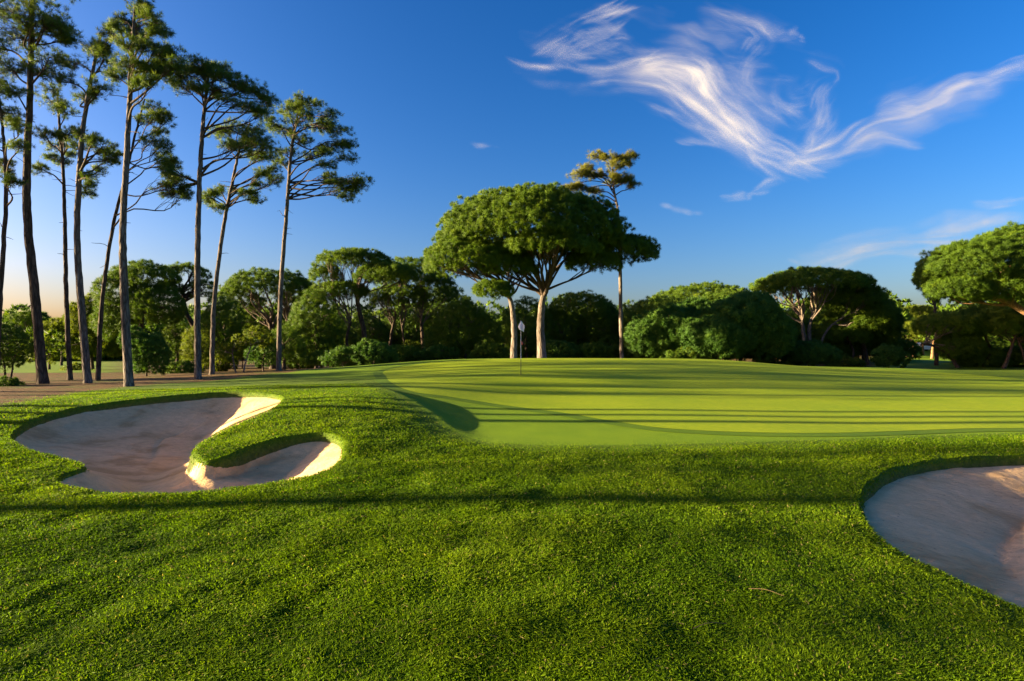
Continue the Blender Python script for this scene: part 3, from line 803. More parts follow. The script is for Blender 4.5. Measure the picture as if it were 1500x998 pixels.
tall_pine('tall slim pine with a sparse golden crown rising behind the great umbrella pine', [(911,524),(909,440),(908,360),(905,310),(898,270),(897,235)], 43.5, 0.21,
          [(875,228,11,6),(896,232,12,7),(925,228,9,6),(905,241,13,7),(861,247,12,6),(845,258,12,6),(885,255,13,6),(914,260,11,7),(928,271,9,6),(900,266,13,6),(832,275,8,4),(850,276,11,4),(872,280,10,4),(920,240,9,6)], 110, fol='gold', bark='stonebark', group=None, tuft_n=30, tuft_L=0.28, stubs=4)

# ---- off to the left, out of the frame: the pines whose shadows stripe the turf
def side_pine(x, y, h, hc, rr, seed, rb=0.2):
    r = np.random.default_rng(seed)
    zb = float(ground_h(np.array([x]), np.array([y]))[0])
    root = thing('pine_tree', 'tall pine standing left of the golf hole outside the picture', 'pine tree', (x, y, zb), 'pines left of the picture casting the long shadows')
    tr = spline([(x, y, zb - .1), (x + .2, y, zb + h * .4), (x - .1, y + .1, zb + h * .8), (x, y, zb + h)], 30)
    T = Tubes(); T.add(tr, rb * (1 - 0.7 * np.linspace(0, 1, 30)), 9, 0.03, r); T.build('trunk', M['darkbark'], root)
    B = Tubes(); cs = []
    for k in range(26):
        f = r.uniform(hc, h); a = r.uniform(0, 2 * np.pi); R = rr * r.uniform(0.3, 1) * (1.1 - 0.5 * (f - hc) / (h - hc))
        e = np.array([x + R * np.cos(a), y + R * np.sin(a), zb + f])
        s = tr[np.argmin(np.abs(tr[:, 2] - (e[2] - 0.4 * R)))]
        B.add(curve_limb(s, e, 0.05, r, 7), np.linspace(0.06, 0.015, 7), 5)
        cs.append(e + 0.5 * r.standard_normal((4, 3)))
    B.build('branches', M['limb'], root)
    cs = np.concatenate(cs); nn = np.tile(np.array([[0, 0, 1.0]]), (len(cs), 1))
    TT, ti = clump_foliage(cs, nn, 0.55, 10, 10, 0.28, 0.035, r)
    blades_obj('crown', TT, ti, M['tallpine'], root)
for k, a in enumerate([(-33, 17.0, 17, 11.5, 2.6, .17), (-30, 13.6, 17, 11, 2.6, .15), (-31, 12.6, 17, 11, 2.6, .16), (-36, 11.4, 17, 12, 2.4, .24), (-34, 23.5, 18, 11.5, 2.6, .2),
                       (-46, 18.2, 13, 6.1, 1.8, .25), (-46, 22.4, 13, 6.1, 2.0, .25), (-49, 25.6, 13, 6.3, 2.4, .25),
                       (-40.5, 5.0, 17, 9.4, 1.4, .24), (-70, 1.0, 18, 11.0, 1.9, .09), (-70.5, 2.6, 18, 11.0, 1.9, .09), (-70, 4.1, 18, 11.0, 1.9, .09), (-69, 5.6, 18, 10.8, 1.6, .09), (-71, 6.7, 18, 11.6, 1.3, .09)]):
    side_pine(a[0], a[1], a[2], a[3], a[4], 200 + k, a[5])

# ---- the great umbrella pines behind the green
umbrella('umbrella_pine', 'huge domed umbrella pine with a forked pale trunk, right of the flag', 'umbrella pine', 41.0,
         [(778,352,136,73,0,-0.12),(905,373,60,33,1.0,-0.25),(800,375,80,45,-2.5,0.05),(700,362,60,42,0,0.0),(868,385,45,22,0,-0.4)],
         [([(794,524),(792,475),(795,440),(800,425)],0.33,0.0)], 301, None, bark='stonebark', density=4.2, rc=0.40, K=13, m=10, L=0.24, Wd=0.05, nlimb=22, limb_r=0.09, inner=0.12)
umbrella('umbrella_pine', 'lower umbrella pine with sunlit yellow-green foliage, left of the great domed pine', 'umbrella pine', 39.0,
         [(690,392,70,44,0,-0.15),(740,398,52,38,0.5,-0.1),(655,385,40,36,0.5,-0.3),(722,425,32,16,-0.6,-0.6)],
         [([(752,524),(753,480),(749,445),(738,415)],0.235,0.0)], 302, None, bark='stonebark', density=3.6, rc=0.38, K=12, m=10, L=0.24, Wd=0.05, nlimb=20, limb_r=0.08, inner=0.12)

# ---- woodland behind, left to right
WD = 'pines of the wood behind the green'
umbrella('small_tree', 'small dark round tree with several thin stems at the left edge', 'tree', 26.0, [(-2,508,44,40,0,-0.9)],
         [([(8,562),(6,535),(0,515)],.05,0),([(14,562),(18,540),(22,520)],.05,0),([(2,562),(-8,535),(-20,515)],.05,0)], 310, None, fol='dark', density=5, rc=.28, K=10, m=8, L=.16, Wd=.05, nlimb=9, limb_r=.03, limbm='palelimb', bark='limb')
umbrella('pine_tree', 'far pine with a thin lacy crown between the first two left trunks', 'pine tree', 78.0, [(45,470,28,16,0,-.2),(30,478,20,14,0,-.2)],
         [([(45,540),(44,500),(42,480)],.22,0)], 311, WD, density=1.2, rc=.7, K=10, m=9, L=.45, Wd=.09, nlimb=10)
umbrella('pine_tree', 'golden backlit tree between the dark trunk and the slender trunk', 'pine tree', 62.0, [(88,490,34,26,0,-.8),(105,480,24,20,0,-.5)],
         [([(90,545),(91,520),(90,500)],.15,0)], 312, WD, fol='sunlitbush', density=1.6, rc=.6, K=10, m=9, L=.4, Wd=.1, nlimb=8)
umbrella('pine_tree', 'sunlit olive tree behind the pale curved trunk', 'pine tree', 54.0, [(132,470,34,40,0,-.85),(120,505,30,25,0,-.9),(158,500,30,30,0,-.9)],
         [([(136,548),(134,520),(132,480)],.16,0)], 313, WD, fol='sunlitbush', density=1.9, rc=.5, K=10, m=9, L=.35, Wd=.09, nlimb=10)
umbrella('pine_tree', 'tall dark leafy pine behind the tallest pale trunk', 'pine tree', 45.0, [(215,410,50,30,0,-.3),(180,430,42,40,0,-.6),(225,450,48,40,0,-.7),(170,470,35,40,0,-.8)],
         [([(205,550),(206,490),(210,440)],.25,0)], 314, WD, fol='dark', density=2.4, rc=.5, nlimb=16)
umbrella('shrub', 'big rounded dark shrub right of the tallest pale trunk', 'shrub', 30.0, [(218,520,32,36,0,-.9),(196,500,24,26,0,-.9)],
         [([(215,555),(214,535),(213,520)],.05,0)], 315, None, fol='bush', density=6, rc=.25, K=10, m=8, L=.17, Wd=.06, nlimb=8, limb_r=.03)
umbrella('umbrella_pine', 'open-crowned pine with curving dark limbs against the sky', 'umbrella pine', 47.0, [(272,400,34,18,0,-.1),(250,425,26,16,0,-.4),(296,425,22,30,0,-.5)],
         [([(296,540),(288,490),(272,455),(268,425)],.24,0)], 316, WD, fol='pine', density=2.0, rc=.4, nlimb=18, limb_r=.07)
umbrella('umbrella_pine', 'broad sunlit umbrella pine behind the leaning grey trunk', 'umbrella pine', 52.0, [(395,430,72,38,0,-.05),(350,445,38,30,0,-.3),(440,440,35,35,0,-.3)],
         [([(400,540),(398,500),(396,470)],.3,0),([(425,540),(430,505),(424,470)],.2,0)], 317, WD, density=2.2, rc=.5, nlimb=22, limbm='palelimb')
umbrella('pine_tree', 'dark shaded pine filling the gap below the broad sunlit crown', 'pine tree', 56.0, [(375,490,70,40,0,-.9),(450,490,60,35,0,-.9)],
         [([(380,545),(381,520),(383,500)],.2,0)], 318, WD, fol='dark', density=1.6, rc=.6, K=11, m=8, L=.35, Wd=.08, nlimb=10)
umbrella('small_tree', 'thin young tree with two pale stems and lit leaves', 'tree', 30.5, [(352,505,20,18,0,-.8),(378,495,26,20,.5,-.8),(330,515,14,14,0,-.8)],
         [([(346,549),(342,530),(340,510)],.045,0),([(356,549),(360,530),(368,505)],.045,0)], 319, None, fol='sunlitbush', density=4.5, rc=.24, K=8, m=7, L=.15, Wd=.06, nlimb=10, limb_r=.025, bark='palelimb', limbm='palelimb')
umbrella('shrub', 'leafy green shrub left of the rightmost tall trunk', 'shrub', 33.0, [(385,515,30,28,0,-.9),(375,500,20,18,0,-.9)],
         [([(385,546),(386,530),(388,515)],.05,0)], 320, None, fol='bush', density=4.5, rc=.28, K=9, m=8, L=.18, Wd=.06, nlimb=6, limb_r=.03)
umbrella('umbrella_pine', 'two-tiered umbrella pine with bright rim light, left of the great pines', 'umbrella pine', 45.0, [(520,388,58,27,0,-.05),(478,408,30,24,0,-.2),(565,410,52,30,-1,-.05),(500,430,45,22,0,-.3)],
         [([(528,535),(534,495),(526,455),(520,420)],.24,0),([(515,535),(508,500),(514,470)],.14,0)], 321, WD, density=2.8, rc=.42, nlimb=26, limbm='palelimb')
umbrella('umbrella_pine', 'dark-crowned pine just left of the sunlit lower umbrella pine', 'umbrella pine', 50.0, [(600,412,56,38,0,-.1),(585,440,48,30,0,-.3),(640,430,36,34,0,-.4)],
         [([(574,535),(572,500),(580,460)],.17,0),([(620,535),(619,500),(616,460)],.2,0),([(597,535),(592,505),(588,470)],.13,0)], 322, WD, density=2.3, rc=.48, nlimb=24, fol='dark', limbm='palelimb')
umbrella('pine_tree', 'dark bushy tree with pale bent stems left of the left-hand pale trunk', 'pine tree', 46.0, [(678,480,46,44,0,-.9),(650,500,34,28,0,-.9),(705,490,36,36,0,-.9)],
         [([(670,530),(664,505),(658,480)],.1,0),([(680,530),(684,505),(690,480)],.1,0)], 323, WD, fol='dark', density=2.6, rc=.45, K=11, m=8, nlimb=12, limbm='palelimb', bark='palelimb')
umbrella('pine_tree', 'dark tree seen between the two pale trunks behind the flag', 'pine tree', 50.0, [(772,480,44,48,0,-.9),(735,500,34,30,0,-.9)],
         [([(772,530),(771,500),(770,480)],.15,0)], 324, WD, fol='dark', density=2.2, rc=.48, K=11, m=8, nlimb=8)
umbrella('umbrella_pine', 'dark green pine right of the forked pale trunk, its rounded top below the great crown', 'umbrella pine', 52.0, [(850,455,52,30,0,-.4),(820,485,40,40,0,-.9),(880,480,38,42,0,-.9)],
         [([(850,530),(846,500),(848,470)],.16,0),([(830,530),(827,505),(822,480)],.1,0)], 325, WD, density=2.4, rc=.48, nlimb=16, limbm='palelimb', fol='dark')
umbrella('pine_tree', 'low dark tree behind the slim golden-crowned pine', 'pine tree', 54.0, [(925,478,42,38,0,-.9),(900,490,34,34,0,-.9)],
         [([(925,530),(926,505),(925,485)],.15,0)], 326, WD, fol='dark', density=2.1, rc=.5, K=11, m=8, nlimb=8)
umbrella('umbrella_pine', 'wide low umbrella pine with a lit rim behind the dark bushy thicket', 'umbrella pine', 56.0, [(1030,450,78,38,0,-.2),(975,462,45,30,0,-.3),(1085,455,40,32,0,-.3)],
         [([(1030,532),(1031,500),(1032,470)],.3,0)], 327, WD, density=2.0, rc=.52, nlimb=12)
umbrella('broad_bush', 'bushy dark green thicket tree right of the golden-crowned pine', 'bushy tree', 43.0, [(985,485,55,42,0,-.9),(950,495,38,36,0,-.9),(1015,465,40,30,1,-.7)],
         [([(985,530),(984,510),(983,490)],.12,0)], 328, None, fol='bush', density=3.6, rc=.42, K=12, m=9, L=.28, Wd=.08, nlimb=8, spread=0.9)
umbrella('broad_bush', 'largest bushy dark green tree left of the fan-limbed umbrella pine', 'bushy tree', 42.0, [(1085,475,70,44,0,-.9),(1050,495,60,38,-1,-.9),(1120,490,45,44,-.5,-.9),(1100,448,42,24,1,-.5)],
         [([(1085,533),(1084,510),(1083,490)],.15,0)], 329, None, fol='bush', density=3.4, rc=.42, K=12, m=9, L=.28, Wd=.08, nlimb=8, spread=0.9)
umbrella('umbrella_pine', 'umbrella pine with pale limbs fanning from a split trunk, right of the bushy trees', 'umbrella pine', 48.0, [(1190,424,82,33,0,-.02),(1240,445,58,36,1,-.1),(1135,425,36,24,0,-.2),(1265,470,50,34,1,-.4)],
         [([(1177,535),(1178,500),(1176,480),(1172,455)],.2,0),([(1188,535),(1186,500),(1186,478),(1192,455)],.2,0),([(1197,537),(1202,505),(1215,480),(1235,465)],.12,.0)], 330, WD, density=3.0, rc=.42, nlimb=33, limbm='palelimb', bark='palelimb', inner=.1)
umbrella('broad_bush', 'dark low bush in front of the split pale trunk', 'bush', 42.5, [(1180,518,34,22,0,-.9),(1205,520,30,18,0,-.9)],
         [([(1185,536),(1185,526),(1185,518)],.06,0)], 331, None, fol='bush', density=4.5, rc=.33, K=10, m=8, L=.22, Wd=.07, nlimb=5, limb_r=.03)
umbrella('pine_tree', 'dark spreading pine at the left of the sunlit lawn gap', 'pine tree', 49.0, [(1278,470,42,36,0,-.7),(1300,490,26,24,0,-.8),(1240,490,40,22,0,-.6)],
         [([(1272,538),(1268,515),(1262,490)],.16,0),([(1246,538),(1250,515),(1240,492)],.12,0)], 332, WD, fol='dark', density=2.6, rc=.45, nlimb=16)
umbrella('shrub', 'dark shrub with pale flecks left of the sunlit lawn gap', 'shrub', 43.5, [(1300,522,24,20,0,-.9),(1318,526,16,15,0,-.9)],
         [([(1302,540),(1302,530),(1302,522)],.05,0)], 333, None, fol='bush', density=5.0, rc=.3, K=10, m=8, L=.2, Wd=.07, nlimb=5, limb_r=.03)
umbrella('pine_tree', 'blue-green pine half hidden behind the big right-hand umbrella pine', 'pine tree', 46.0, [(1362,408,24,26,0,-.7),(1385,400,26,24,0,-.7)],
         [([(1372,538),(1371,480),(1368,425)],.15,0)], 334, WD, fol='dark', density=3.2, rc=.35, nlimb=14)
umbrella('umbrella_pine', 'big sunlit umbrella pine entering from the right edge', 'umbrella pine', 36.0, [(1432,395,80,46,0,-.4),(1500,378,90,50,1,-.3),(1405,425,52,24,-.6,-.6),(1475,425,70,32,-.5,-.6),(1570,400,90,56,1,-.3)],
         [([(1585,560),(1560,500),(1510,462),(1450,430)],.30,0),([(1600,560),(1595,500),(1580,460),(1575,430)],.25,0)], 335, None, bark='sunlit_limb', limbm='sunlit_limb', base_t=0.28, density=4.4, rc=.36, K=12, m=10, L=.22, Wd=.045, nlimb=36, limb_r=.08, inner=.1)
umbrella('pine_tree', 'dark low pine arching over the right of the lawn gap', 'pine tree', 43.0, [(1400,478,58,26,0,-.5),(1450,470,50,30,0,-.5),(1405,505,36,28,0,-.9)],
         [([(1404,540),(1392,522),(1370,508),(1350,503)],.14,0),([(1440,540),(1450,515),(1442,490)],.14,0)], 336, WD, fol='dark', density=3.0, rc=.42, nlimb=16, limbm='palelimb')
umbrella('pine_tree', 'dark low pine in the right edge under the big sunlit crown', 'pine tree', 41.0, [(1490,475,55,32,0,-.5),(1545,480,60,40,0,-.9)],
         [([(1470,544),(1478,520),(1488,490)],.14,0),([(1505,546),(1500,520),(1490,495)],.12,0)], 337, WD, fol='dark', density=3.0, rc=.42, nlimb=16, limbm='limb')
umbrella('shrub', 'dark shrub mass at the foot of the right-edge pines', 'shrub', 43.5, [(1440,526,40,20,0,-.9),(1490,528,40,20,0,-.9),(1540,520,40,30,0,-.9)],
         [([(1455,545),(1455,535),(1455,526)],.05,0)], 338, None, fol='dark', base_t=0.25, density=4.0, rc=.33, K=10, m=8, L=.22, Wd=.07, nlimb=5, limb_r=.03)

# far hillside pines in the gap on the right (each its own tree)
for k, (px, py, rx, ry, d, lb) in enumerate([(1310,470,26,16,92,'far sunlit pine showing right of the fan-limbed umbrella pine'),(1345,462,30,18,98,'far sunlit pine with the widest crown on the right-hand rise'),
                                             (1385,470,28,16,100,'far pine below the blue-green pine on the right-hand rise'),(1330,485,26,14,80,'far lower pine above the sunlit lawn gap'),(1420,465,34,18,104,'far pine glimpsed under the big right-hand umbrella pine'),
                                             (1297,444,10,8,96,'small far brownish tree top against the sky')]):
    umbrella('umbrella_pine', lb, 'umbrella pine', d, [(px,py,rx,ry,0,-.3),(px+rx*.5,py+ry*.7,rx*.7,ry*.8,0,-.5)], [([(px-3,528),(px-2,505),(px,py)],.2,0)], 350+k, 'far pines on the right-hand rise', fol='sunlitbush', density=1.0, rc=.75, K=10, m=9, L=.45, Wd=.11, nlimb=8, bark='sunlit_limb')

FILL = [(462,478,42,56,43,'dark','mid-green bushy tree between the rightmost tall trunk and the two-tiered umbrella pine'),(325,478,34,52,45,'dark','dark bushy tree seen between the central grey trunk and the leaning grey trunk'),
        (288,508,26,34,41,'sunlitbush','yellow-green leafy tree at the foot of the open-crowned pine'),(258,500,22,34,47,'dark','dark bushy tree left of the open-crowned pine trunk'),(415,505,34,34,40,'dark','dark bushy tree directly behind the rightmost tall trunk'),
        (1215,480,66,48,57,'dark','dark pine closing the gap behind the split pale trunk'),(1262,462,54,44,50.5,'dark','dark dome of foliage at the right shoulder of the fan-limbed umbrella pine'),
        (965,472,52,42,50,'dark','dark pine added as a sun block behind the bushy thicket right of the golden-crowned pine'),(1060,468,62,46,50.5,'dark','dark pine added as a sun block behind the largest bushy tree'),  # both pines added to keep low sun off the fan-limbed pine
        (1085,492,62,38,57,'dark','dark tree added as a sun block under the wide low umbrella pine'),  # added to stop sun slipping in beneath the umbrella crown
        (595,488,44,42,57,'dark','dark pine behind the thin trunks left of the great pines'),(535,495,40,36,54,'dark','dark tree under the two-tiered umbrella pine'),(655,455,40,40,58,'dark','dark pine rising behind the left edge of the sunlit lower umbrella pine'),
        (60,512,26,24,44,'sunlitbush','lit leafy tree by the thick dark corner pine trunk'),(1440,500,60,40,49,'dark','dark tree deep under the big right-hand umbrella pine')]
for k, (px, py, rx, ry, d, f, lb) in enumerate(FILL):
    umbrella('pine_tree', lb, 'tree', d, [(px,py,rx,ry,0,-.9),(px-rx*.5,py+ry*.3,rx*.6,ry*.6,-.4,-.9),(px+rx*.5,py+ry*.35,rx*.6,ry*.55,.3,-.9)], [([(px,542),(px+2,520),(px,py)],.13,0)], 700+k, None, fol=f, density=2.2, rc=.45, K=11, m=8, nlimb=8)

# low understorey shrubs along the edge of the wood
US = [(470,520,22,15,40,'dark'),(505,518,26,16,39,'bush'),(545,515,26,17,39,'bush'),(440,522,24,16,44,'dark'),(590,515,22,13,44,'dark'),(640,512,24,15,43.5,'bush'),(715,512,24,16,44,'dark'),(820,512,22,15,45,'bush'),
      (870,510,26,16,45,'dark'),(935,512,24,15,46,'dark'),(1010,515,30,16,41,'dark'),(1240,528,20,12,46,'sunlitbush'),(1140,520,26,18,44,'dark'),(265,535,22,14,40,'dark'),(10,560,16,12,22.5,'dark'),(110,535,14,12,50,'sunlitbush'),(320,525,20,14,44,'sunlitbush'),(605,512,18,14,50,'sunlitbush')]
UL = ['dark shrub at the wood edge below the two-tiered pine, on the left','leafy shrub under the two-tiered umbrella pine','leafy shrub right of the two-tiered pine stems','dark shrub right of the rightmost tall trunk','dark shrub among the thin trunks left of the great pines',
      'low leafy shrub left of the pale bent stems','dark shrub left of the flagstick behind the green','leafy shrub right of the forked pale trunk','dark shrub left of the slim golden-crowned pine','dark shrub right of the slim golden-crowned pine',
      'dark shrub under the bushy thicket tree','yellow-green lit shrub under the fan-limbed pine','dark shrub between the biggest bushy tree and the split trunk','dark shrub left of the central grey trunk','small spiky dark shrub at the left edge near the bunker mound','yellow-green lit bush beside the far fairway',
      'yellow-green lit bush behind the leaning grey trunk','warm lit bush among the thin trunks']
for k, ((px, py, rx, ry, d, f), lb) in enumerate(zip(US, UL)):
    rr_ = 0.8 + 0.5 * ((k * 7) % 5) / 4
    umbrella('shrub', lb, 'shrub', d, [(px,py+6,rx*rr_*1.15,ry*rr_+3,0,-.95),(px+rx*.7,py+8,rx*.8,ry*.8,.3,-.95),(px-rx*.8,py+10,rx*.6,ry*.6,-.2,-.95)], [([(px,py+ry+4),(px,py+ry*.5),(px,py)],.04,0)], 400+k, 'understorey shrubs along the wood edge', fol=f, density=4.0*(40/d)**2, rc=.3*d/40, K=9, m=8, L=.2*d/40, Wd=.07*d/40, nlimb=5, limb_r=.025)

r = np.random.default_rng(55)
for k in range(34):
    px = 300 + k * 31 + r.uniform(-8, 8)
    if px > 1335: break
    d = r.uniform(50, 60); rx = r.uniform(20, 30); ry = r.uniform(16, 26); py = 518 - ry * .5
    umbrella('shrub', 'shrub in the shade deep inside the wood behind the front trees', 'shrub', d, [(px,py,rx,ry,0,-.9),(px+rx*.5,py+6,rx*.7,ry*.8,.3,-.9)], [([(px,py+ry+4),(px,py+ry*.5),(px,py)],.05,0)],
             600+k, 'shrubs deep inside the wood', fol=('sunlitbush' if k % 5 in (1, 3) else 'dark'), density=2.0, rc=.42, K=8, m=7, L=.3, Wd=.11, nlimb=5, limb_r=.03)  # paler leaves on some shrubs imitate sunlit glimpses in the undergrowth

# far-off wood that closes the view
r = np.random.default_rng(77)
C = []; Nn = []
for k in range(520):
    a = r.uniform(-1.25, 1.25); d = r.uniform(85, 150); x = a * d; hgt = r.uniform(5.5, 9.0)
    if -0.85 < a < -0.66: hgt *= 0.75
    if 0.66 < a < 0.78 and d < 110: continue
    zb = float(base_h(np.array([x]), np.array([d]))[0]); R = r.uniform(2.5, 4.5)
    v = unit(r.standard_normal((30, 3))); C.append(np.array([x, d, zb + hgt * 0.55]) + v * np.array([R, R, hgt * 0.5])); Nn.append(v)
T, ti = clump_foliage(np.concatenate(C), np.concatenate(Nn), 0.9, 7, 7, 0.8, 0.22, r)
o = blades_obj('far_wood', T, ti, M['dark'], None); tag(o, 'distant wood closing the view behind the pines', 'wood', kind='stuff')

# thin trunks of the wood seen between the front trees
r = np.random.default_rng(88)
TK = [(560,530,460,55,.12),(610,530,450,58,.14),(632,530,455,60,.13),(690,530,470,62,.12),(545,530,470,62,.1),(860,530,470,60,.12),(1217,535,480,66,.15),(1252,535,490,70,.2),(1336,530,490,80,.35),(1352,528,490,86,.2),(1365,530,495,78,.22),(330,542,470,50,.1),(250,545,480,55,.12),(72,545,505,52,.12),(440,540,480,58,.12),(58,548,510,38,.08)]
for k, (px, py, pt, d, rb) in enumerate(TK):
    x = (px - CXP) / F * d; zb = float(ground_h(np.array([x]), np.array([d]))[0]); top = W(px + r.uniform(-8, 8), pt, d)
    lbs = 'slim bare trunk standing inside the wood behind the front pines'
    root = thing('pine_tree', lbs, 'pine tree', (x, d, zb), 'bare trunks inside the wood')
    tr = spline([(x, d, zb - .1), (x + r.uniform(-.2, .2), d, zb + (top[2] - zb) * .5), top], 14)
    T = Tubes(); T.add(tr, rb * (1 - .5 * np.linspace(0, 1, 14)), 8, .03, r); T.build('trunk', M['sunlit_limb' if k in (6,7,8,9,10) else 'darkbark'], root)  # right-hand trunks take the bark with sunlight in its colour
    cs = top + r.standard_normal((14, 3)) * np.array([1.3, 1.3, .4]); nn = np.tile(np.array([[0, 0, 1.]]), (14, 1))
    B = Tubes()
    for c in cs[:8]: B.add(curve_limb(tr[r.integers(8, 13)], c, .03, r, 6), np.linspace(.05, .015, 6), 4)
    B.build('branches', M['limb'], root)
    TT, ti = clump_foliage(cs, nn, .55, 9, 8, .35, .08, r); blades_obj('crown', TT, ti, M['pine'], root)

# ------------------------------------------------------------------ flagstick
M['white'] = plain('white_paint', (0.60, 0.60, 0.60), 0.45, 0, 30, 0.04)
M['black'] = plain('black_paint', (0.03, 0.03, 0.03), 0.5, 0, 30, 0.1)
M['cloth'] = plain('white_flag_cloth', (0.82, 0.80, 0.82), 0.8, 0, 40, 0.04)
M['emblem'] = plain('mauve_print', (0.62, 0.50, 0.66), 0.8, 0, 60, 0.1)
M['red'] = plain('red_leaf_blob', (0.32, 0.05, 0.02), 0.5, 0, 30, 0.1)
M['metal'] = plain('grey_metal', (0.45, 0.45, 0.45), 0.4, 0.8, 30, 0.1)
d = dep(763, 550, 22.5); fx = (763 - CXP) / F * d
fz = float(ground_h(np.array([fx]), np.array([d]), False)[0]) + 0.012
root = thing('flagstick', 'flagstick with small white flag standing on the putting green', 'golf flag', (fx, d, fz))
htop = EYE - (470.5 - HOR) / F * d
T = Tubes(); T.add([(fx, d, fz + .62), (fx, d, fz + 1.3), (fx, d, htop - .02)], [.013, .012, .010], 10); T.build('pole', M['white'], root)
T = Tubes(); T.add([(fx, d, fz - .1), (fx, d, fz + .3), (fx, d, fz + .62)], [.014, .014, .0135], 10); T.build('lower_pole', M['black'], root)
# furled hanging cloth: a folded sheet
s = d / F
oz = htop - 0.01
prof = [(-0.2, 0), (-2.2, 3.4), (-4.2, 8.0), (-2.2, 12.2), (1.0, 13.6), (3.6, 15.5)]     # left edge in photo px from the tip
right = [(1.2, 0), (2.6, 2.6), (5.2, 6.2), (5.4, 9.5), (4.6, 12.6), (4.3, 15.6)]
nu = 9; VV = []
for a, b in zip(prof, right):
    for q in range(nu):
        t = q / (nu - 1); px_ = a[0] * (1 - t) + b[0] * t; py_ = a[1] * (1 - t) + b[1] * t
        VV.append((fx + px_ * s, d - .02 + .035 * math.sin(t * 9 + py_ * .25) - .02, oz - py_ * s))
VV = np.array(VV); nr = len(prof)
Qf = np.array([[i * nu + j, i * nu + j + 1, (i + 1) * nu + j + 1, (i + 1) * nu + j] for i in range(nr - 1) for j in range(nu - 1)])
V2 = np.vstack([VV, VV + np.array([0, .008, 0])]); Q2 = np.vstack([Qf, Qf[:, ::-1] + len(VV)])
fl = mesh_obj('flag', V2, [Q2], M['cloth'], root, True)
# printed emblem: a round badge of two strokes on the folds
EV = []; EQ = []
for (cx_, cy_, ln, an) in [(0.4, 7.2, 5.0, 1.25), (2.0, 8.2, 4.2, 1.9), (1.2, 10.8, 3.4, 0.35), (1.6, 5.0, 2.6, 0.6)]:
    dx, dz = math.cos(an) * ln / 2, math.sin(an) * ln / 2; w_ = .55
    k = len(EV); ox, oz_ = -math.sin(an) * w_, math.cos(an) * w_
    for sx, sw in ((-1, -1), (1, -1), (1, 1), (-1, 1)):
        EV.append((fx + (cx_ + sx * dx + sw * ox) * s, d - .085, oz - (cy_ + sx * dz + sw * oz_) * s))
    EQ.append([k, k + 1, k + 2, k + 3])
eo = mesh_obj('emblem', np.array(EV), [np.array(EQ)], M['emblem'], root)
T = Tubes(); zt = EYE - (503 - HOR) / F * d
T.add([(fx + .055, d - .01, zt - .07), (fx + .06, d - .01, zt), (fx + .055, d - .01, zt + .07)], [.025, .04, .02], 8); T.add([(fx, d, zt - .012), (fx + .03, d, zt - .012)], [.012, .012], 6)
T.build('leaf_blob', M['red'], root)  # made-up red blob on the pole, standing in for sunlit leaves behind
T = Tubes(); T.add([(fx, d, htop - .03), (fx, d, htop + .015)], [.018, .01], 8); T.build('pole_cap', M['metal'], root)

# ------------------------------------------------------------------ far small things in the lawn gap on the right
def boxv(x0, x1, y0, y1, z0, z1, bev=0.12):
    """box with chamfered long top edges"""
    b = bev
    V = [(x0,y0,z0),(x1,y0,z0),(x1,y1,z0),(x0,y1,z0),(x0,y0,z1-b),(x1,y0,z1-b),(x1,y1,z1-b),(x0,y1,z1-b),(x0+b,y0+b,z1),(x1-b,y0+b,z1),(x1-b,y1-b,z1),(x0+b,y1-b,z1)]
    Q = [(0,3,2,1),(0,1,5,4),(1,2,6,5),(2,3,7,6),(3,0,4,7),(4,5,9,8),(5,6,10,9),(6,7,11,10),(7,4,8,11),(8,9,10,11)]
    return np.array(V, float), np.array(Q)
def multi(name, boxes, mat, parent):
    V = []; Q = []; n = 0
    for b in boxes:
        v, q = boxv(*b); V.append(v); Q.append(q + n); n += len(v)
    return mesh_obj(name, np.concatenate(V), [np.concatenate(Q)], mat, parent)
M['glass'] = plain('dark_glass', (0.03, 0.035, 0.04), 0.1)
M['carwhite'] = plain('white_car_paint', (0.78, 0.76, 0.72), 0.3, 0, 5, 0.03)
M['tyre'] = plain('tyre_rubber', (0.02, 0.02, 0.02), 0.9)
d = 96.0; cx0 = (1351 - CXP) / F * d; cz = float(ground_h(np.array([cx0]), np.array([d]))[0])
car = thing('parked_car', 'small white car parked far off in the sunlit lawn gap', 'car', (cx0, d, cz))
multi('body', [(cx0-1.9, cx0+1.9, d-.85, d+.85, cz+.28, cz+.85, .14)], M['carwhite'], car)
multi('cabin', [(cx0-1.0, cx0+1.15, d-.75, d+.75, cz+.85, cz+1.42, .3)], M['carwhite'], car)
multi('window', [(cx0-.85, cx0-.02, d-.765, d-.6, cz+.9, cz+1.18, .02)], M['glass'], car)
multi('window', [(cx0+.08, cx0+.95, d-.765, d-.6, cz+.9, cz+1.18, .02)], M['glass'], car)
for wx in (-1.2, 1.2):
    for wy in (-.86, .66):
        T = Tubes(); T.add([(cx0+wx, d+wy-.01, cz+.31), (cx0+wx, d+wy, cz+.31), (cx0+wx, d+wy+.2, cz+.31), (cx0+wx, d+wy+.21, cz+.31)], [.02, .31, .31, .02], 14); T.build('wheel', M['tyre'], car)
d = 118.0; hx = (1388 - CXP) / F * d; hz = float(ground_h(np.array([hx]), np.array([d]))[0]); ht = EYE - (457 - HOR) / F * d
M['render'] = plain('white_render', (0.75, 0.72, 0.68), 0.8, 0, 2, 0.05); M['tile'] = plain('terracotta_tile', (0.42, 0.20, 0.12), 0.8, 0, 3, 0.2)
ho = thing('white_house', 'white house roofline peeping over the trees under the right-hand umbrella pine', 'house', (hx, d, hz))
multi('wall', [(hx-4, hx+4, d-3, d+3, hz, ht-.9, .02)], M['render'], ho)
